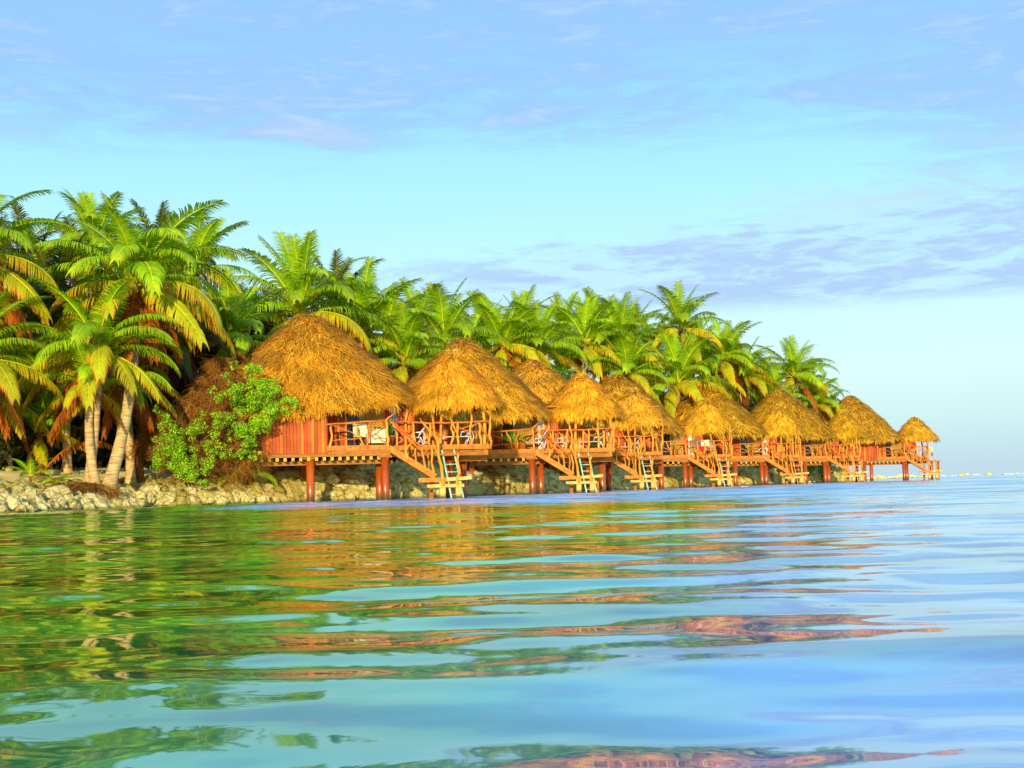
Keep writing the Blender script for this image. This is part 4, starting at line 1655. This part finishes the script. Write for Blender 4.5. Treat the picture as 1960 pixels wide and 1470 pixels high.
def strands(mb, n, origin_fn, rr, length, cols, r=.014, sag=.5):
    for _ in range(n):
        p, d = origin_fn()
        p = Vector(p)
        d = Vector(d).normalized()
        pts = [p]
        for k in range(5):
            d = (d + Vector((rr.gauss(0, .22), rr.gauss(0, .22), rr.gauss(-.1, .16) * sag))).normalized()
            pts.append(pts[-1] + d * length / 5)
        mb.tube(pts, [r * (1 - .13 * k) for k in range(6)], 3, rr.choice(cols), False)


BROWN = [(.34, .12, .010), (.20, .055, .005), (.46, .22, .022), (.11, .03, .004), (.38, .16, .014)]
BUSHG = [(.28, .58, .012), (.18, .44, .010), (.46, .74, .02), (.08, .22, .008)]


def blob(px, py, d, rpx):
    p = W(px, py, d)
    return (p.x, p.y, p.z), rpx * d / F


def vine_bush():
    """leafy shrub before the nearest hut, tangled with a mound of dry vines"""
    rr = random.Random(5)
    base = W(472, 900, 62.6)
    base.z = gz(base.x, base.y)
    t = thing('leafy_shrub', 'bright green leafy shrub hanging in front of the left end of the nearest hut', 'shrub', base)
    cs = []
    for px, py, r in ((500, 730, 30), (480, 770, 34), (510, 790, 34), (545, 775, 22), (470, 735, 26), (530, 760, 24), (500, 825, 24), (470, 800, 30), (455, 760, 24),
                      (485, 845, 18), (450, 700, 10), (560, 768, 14), (440, 790, 22), (495, 760, 30), (465, 840, 18), (520, 745, 26), (505, 805, 30), (485, 710, 18), (475, 865, 16), (455, 870, 16), (490, 870, 12), (470, 820, 24), (445, 830, 18)):
        c, r = blob(px + rr.uniform(-4, 4), py, 60.0 + rr.uniform(-.7, .5), r)
        # split every mass into smaller uneven clumps
        for _ in range(6):
            v = Vector((rr.gauss(0, 1), rr.gauss(0, .8), rr.gauss(0, 1))).normalized() * r * rr.uniform(.3, .95)
            cs.append(((c[0] + v.x - base.x, c[1] + v.y - base.y, c[2] + v.z - base.z), r * rr.uniform(.28, .5)))
    mb = MB()
    leaf_cloud(mb, cs, 2300, .042, rr, BUSHG)
    mb.build('foliage', M['bushleaf'], t, colors=True)
    mb = MB()
    for k in range(9):
        e = Vector(cs[rr.randrange(len(cs))][0])
        p_, ra = crooked((rr.uniform(-.2, .2), rr.uniform(-.1, .3), -.1), e, .06, .015, rr, 7, .1)
        mb.tube(p_, ra, 6)
    mb.build('stem', M['fibre'], t, True)


vine_bush()


def low_creeper():
    rr = random.Random(6)
    base = W(350, 915, 60.6)
    base.z = gz(base.x, base.y)
    t = thing('leafy_shrub', 'low green creeper spreading over the brown vine mound, left of the tall shrub', 'shrub', base)
    cs = []
    for px, py, r in ((335, 860, 26), (310, 800, 14), (320, 850, 22), (345, 875, 22), (375, 820, 18), (300, 785, 10), (370, 905, 18), (380, 920, 12), (420, 790, 18), (410, 830, 14), (330, 890, 18),
                      (405, 750, 10), (425, 760, 14), (390, 800, 12), (365, 885, 16), (395, 925, 9), (300, 865, 12), (430, 720, 12), (440, 745, 16), (415, 800, 20), (395, 850, 16), (325, 825, 20), (350, 850, 22), (430, 860, 14), (310, 885, 20), (350, 905, 18), (390, 890, 18), (330, 840, 24), (355, 825, 20), (400, 870, 16)):
        c, r = blob(px, py, 58.9 + rr.uniform(-.5, .4), r)
        for _ in range(5):
            v = Vector((rr.gauss(0, 1), rr.gauss(0, .7), rr.gauss(0, 1))).normalized() * r * rr.uniform(.3, 1.1)
            cs.append(((c[0] + v.x - base.x, c[1] + v.y - base.y, c[2] + v.z - base.z), r * rr.uniform(.4, .7)))
    mb = MB()
    leaf_cloud(mb, cs, 1700, .042, rr, [(.22, .56, .012), (.15, .42, .010), (.34, .66, .02), (.07, .22, .008), (.30, .16, .01)])
    mb.build('foliage', M['bushleaf'], t, colors=True)
    mb = MB()
    for k in range(10):
        e = Vector(cs[rr.randrange(len(cs))][0])
        p_, ra = crooked((rr.uniform(-.4, .4), rr.uniform(0, .5), -.1), e, .045, .012, rr, 7, .1)
        mb.tube(p_, ra, 6)
    mb.build('stem', M['fibre'], t, True)


low_creeper()


def vine_mound():
    rr = random.Random(8)
    base = W(400, 900, 62.5)
    base.z = gz(base.x, base.y)
    t = thing('dry_vine_mound', 'mound of dry brown vines heaped up beside the nearest hut', 'dead vines', base)
    # control outline (photo columns / rows) of the mound, all at a similar depth
    hull = [((418, 695), 12), ((425, 730), 34), ((400, 765), 42), ((450, 740), 30), ((365, 800), 42), ((330, 810), 34), ((310, 790), 20), ((390, 830), 52), ((440, 810), 52), ((340, 860), 46), ((420, 870), 52),
            ((470, 860), 40), ((300, 830), 22), ((460, 770), 40)]
    cs = []
    for (p, r) in hull:
        c, r = blob(p[0], p[1], 61.2, r)
        cs.append((Vector(c) - base, r))
    # dark core so the heap is not see-through
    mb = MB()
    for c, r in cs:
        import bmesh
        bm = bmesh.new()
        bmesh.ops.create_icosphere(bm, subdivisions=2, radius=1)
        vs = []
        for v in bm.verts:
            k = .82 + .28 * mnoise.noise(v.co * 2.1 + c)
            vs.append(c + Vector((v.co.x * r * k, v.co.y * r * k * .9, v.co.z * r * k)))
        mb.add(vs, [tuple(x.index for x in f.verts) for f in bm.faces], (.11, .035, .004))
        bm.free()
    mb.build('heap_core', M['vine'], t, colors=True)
    mb = MB()

    def org():
        c, r = cs[rr.randrange(len(cs))]
        v = Vector((rr.gauss(0, 1), -abs(rr.gauss(0, 1)) * .9, rr.gauss(0, 1))).normalized()
        d = Vector((rr.gauss(0, 1), rr.gauss(0, .4), -abs(rr.gauss(.3, .8))))
        return c + v * r * rr.uniform(.85, 1.08), d
    strands(mb, 7000, org, rr, .8, BROWN, .0065, .9)
    mb.build('strands', M['vine'], t, colors=True)


vine_mound()


def root_mat():
    rr = random.Random(3)
    base = W(165, 948, 55.6)
    base.z = .62
    t = thing('root_mat', 'mat of dry brown roots and fallen fibre under the twin palm trunks', 'root mat', base)
    mb = MB()

    def org():
        a = rr.uniform(0, 6.28)
        r = rr.uniform(0, .9)
        x = math.cos(a) * r * 1.1
        y = math.sin(a) * r * .6
        return (x, y, .35 * (1 - r * r) + .05), (x * 1.3 + rr.gauss(0, .3), y - .6, -.2)
    strands(mb, 1500, org, rr, .75, [(.20, .085, .012), (.30, .13, .02), (.13, .05, .008), (.36, .18, .03)], .013, 1.5)
    mb.build('fibres', M['vine'], t, colors=True)
    mb = MB()
    vs, fs = [(0, 0, .3)], []
    for k in range(14):
        a = k / 14 * 6.283
        vs.append((math.cos(a) * 1.0, math.sin(a) * .6, -.05))
    for k in range(14):
        fs.append((0, 1 + k, 1 + (k + 1) % 14))
    mb.add(vs, fs, (.12, .05, .01))
    mb.build('mat_core', M['vine'], t, colors=True)


root_mat()


def seedling(label, px, py, d, rpx, bias=1, az=0.0, nf=7, seed=1):
    rr = random.Random(seed)
    x = G(px, d)
    base = Vector((x, d, gz(x, d) - .02))
    t = thing('palm_seedling', label, 'young palm', base, 0, 'young palms on the sand')
    sc_ = rpx * d / F / 3.3
    mb = MB()
    mb.tube([(0, 0, 0), (0, 0, .25)], [.07, .04], 8)
    mb.build('stem', M['fibre'], t, True)
    for k in range(nf):
        o = link('frond', fr_mesh[(min(5, int(1 + bias + k * .4)), k % 3)], t, (0, 0, .2))
        o.rotation_euler = (0, 0, az + k * 2.4)
        o.scale = (sc_,) * 3


seedling('yellow-green young palm at the left of the clearing', 58, 900, 55.6, 40, 0, .4, 7, 2)
seedling('small bright green palm seedling in the open sand left of the twin trunks', 108, 915, 55.2, 26, 1, 1.0, 7, 3)
seedling('young palm with drooping fronds under the leafy shrub, by the hut wall', 462, 905, 62.4, 66, 1, 0.2, 8, 4)


def fallen_frond():
    rr = random.Random(2)
    base = W(78, 915, 57.8)
    base.z = gz(base.x, base.y)
    t = thing('fallen_frond', 'dead rust-brown palm frond arching over the sand behind the twin trunks', 'fallen frond', base)
    V, Fq, C_ = frond_arrays(R(58), 4.0, 2.0, 77, 'dead', nl=58, ll=.62)
    o = link('frond_blade', np_mesh('frond_blade', V, Fq, C_, M['leaf']), t)
    o.rotation_euler = (0, 0, .25)
    mb = MB()
    mb.tube([(0, 0, -.1), (-.02, 0, .25), (.05, 0, .5)], [.17, .19, .1], 9)
    mb.build('stump', M['fibre'], t, True)


fallen_frond()


def ball_stub():
    rr = random.Random(4)
    base = W(266, 868, 60.0)
    t = thing('fibre_clump', 'rounded clump of red-brown palm fibre beside the flared trunk', 'fibre clump', base)
    base.z = max(base.z, 1.0)
    mb = MB()

    def org():
        v = Vector((rr.gauss(0, 1), rr.gauss(0, 1), abs(rr.gauss(0, 1)))).normalized()
        return v * .2, v + Vector((0, -.2, -.2))
    strands(mb, 500, org, rr, .5, BROWN, .013, 2.0)
    mb.build('fibres', M['vine'], t, colors=True)
    mb = MB()
    mb.tube([(0, .1, -1.2), (0, .1, .05)], [.2, .14], 9)
    mb.build('stump', M['fibre'], t, True)


ball_stub()


# undergrowth that closes the view between the trunks
def undergrowth():
    rr = random.Random(9)
    mb = MB()
    cs = []
    pts = list(zip(shore_px[1:], shore_px[2:]))
    for (p0, d0), (p1, d1) in pts:
        n = max(3, int(abs(p1 - p0) / 6))
        for k in range(n):
            u = rr.random()
            d = d0 + (d1 - d0) * u + rr.uniform(9, 17)
            px = p0 + (p1 - p0) * u
            x = G(px, d)
            h = rr.uniform(.2, 2.4)
            cs.append(((x, d, gz(x, d) + h), rr.uniform(.9, 1.7)))
    for k in range(170):
        px = rr.uniform(-120, 1560)
        d = np.interp(px, [p for p, _ in shore_px], [q for _, q in shore_px]) + rr.uniform(17, 24)
        x = G(px, d)
        hm = 8.0 if px < 480 else 5.5
        cs.append(((x, d, gz(x, d) + rr.uniform(.8, hm)), rr.uniform(1.3, 2.1)))
    cs = [c for c in cs if inside_dist(np.array([[c[0][0], c[0][1]]]))[0] > 5]
    leaf_cloud(mb, cs, 110, .26, rr, [(.018, .035, .003), (.012, .022, .002), (.03, .05, .003), (.05, .02, .003)])  # near-black leaf colours paint the darkness inside the grove
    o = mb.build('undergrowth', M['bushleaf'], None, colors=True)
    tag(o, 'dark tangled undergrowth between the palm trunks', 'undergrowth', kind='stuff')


undergrowth()
for px, py, d, rp, lab in ((1575, 885, 139, 30, 'dark green bush at the tip of the island under the sixth hut'), (1070, 712, 98, 26, 'small green bush between two hut roofs near the middle'),
                           (1545, 895, 134, 20, 'low green bush on the bank under the fifth porch')):
    rr = random.Random(px)
    c, r = blob(px, py, d, rp)
    base = Vector((c[0], c[1], max(0.2, gz(c[0], c[1]))))
    t = thing('bush', lab, 'bush', base)
    cs = []
    for _ in range(16):
        v = Vector((rr.gauss(0, 1), rr.gauss(0, 1), rr.gauss(0, .8))).normalized() * r * rr.uniform(.2, .9)
        cs.append(((v.x, v.y, c[2] - base.z + v.z), r * rr.uniform(.3, .5)))
    mb = MB()
    leaf_cloud(mb, cs, 120, .12, rr, [(.07, .22, .008), (.05, .14, .006), (.11, .3, .01)])
    mb.build('foliage', M['bushleaf'], t, colors=True)
    mb = MB()
    for k in range(4):
        e = Vector(cs[k][0])
        p_, ra = crooked((0, 0, -.1), e, .06, .02, rr, 5, .1)
        mb.tube(p_, ra, 6)
    mb.build('stem', M['fibre'], t, True)


def surf():
    rr = random.Random(12)
    mb = MB()
    d = 420.0
    x = G(1700, d)
    while x < G(2060, d):
        w = rr.uniform(1.5, 6)
        h = rr.uniform(.10, .42)
        dd = d + rr.uniform(-8, 8)
        n = 6
        vs = [(x, dd, -.1)]
        for k in range(n + 1):
            u = k / n
            vs.append((x + w * u, dd + rr.uniform(-.2, .2), h * math.sin(PI * u) * rr.uniform(.6, 1.1) + .02))
        vs.append((x + w, dd, -.1))
        o = len(vs)
        vs += [(a, b_ + 1.2, c_ * .3 - .1) for a, b_, c_ in vs]
        mb.add(vs, [tuple(range(o))] + [(k, k + o, k + 1 + o, k + 1) for k in range(o - 1)])
        x += w * rr.uniform(.7, 1.9)
    o = mb.build('surf', M['white'], None)
    tag(o, 'thin broken line of white surf along the horizon at the right', 'surf', kind='stuff')


surf()
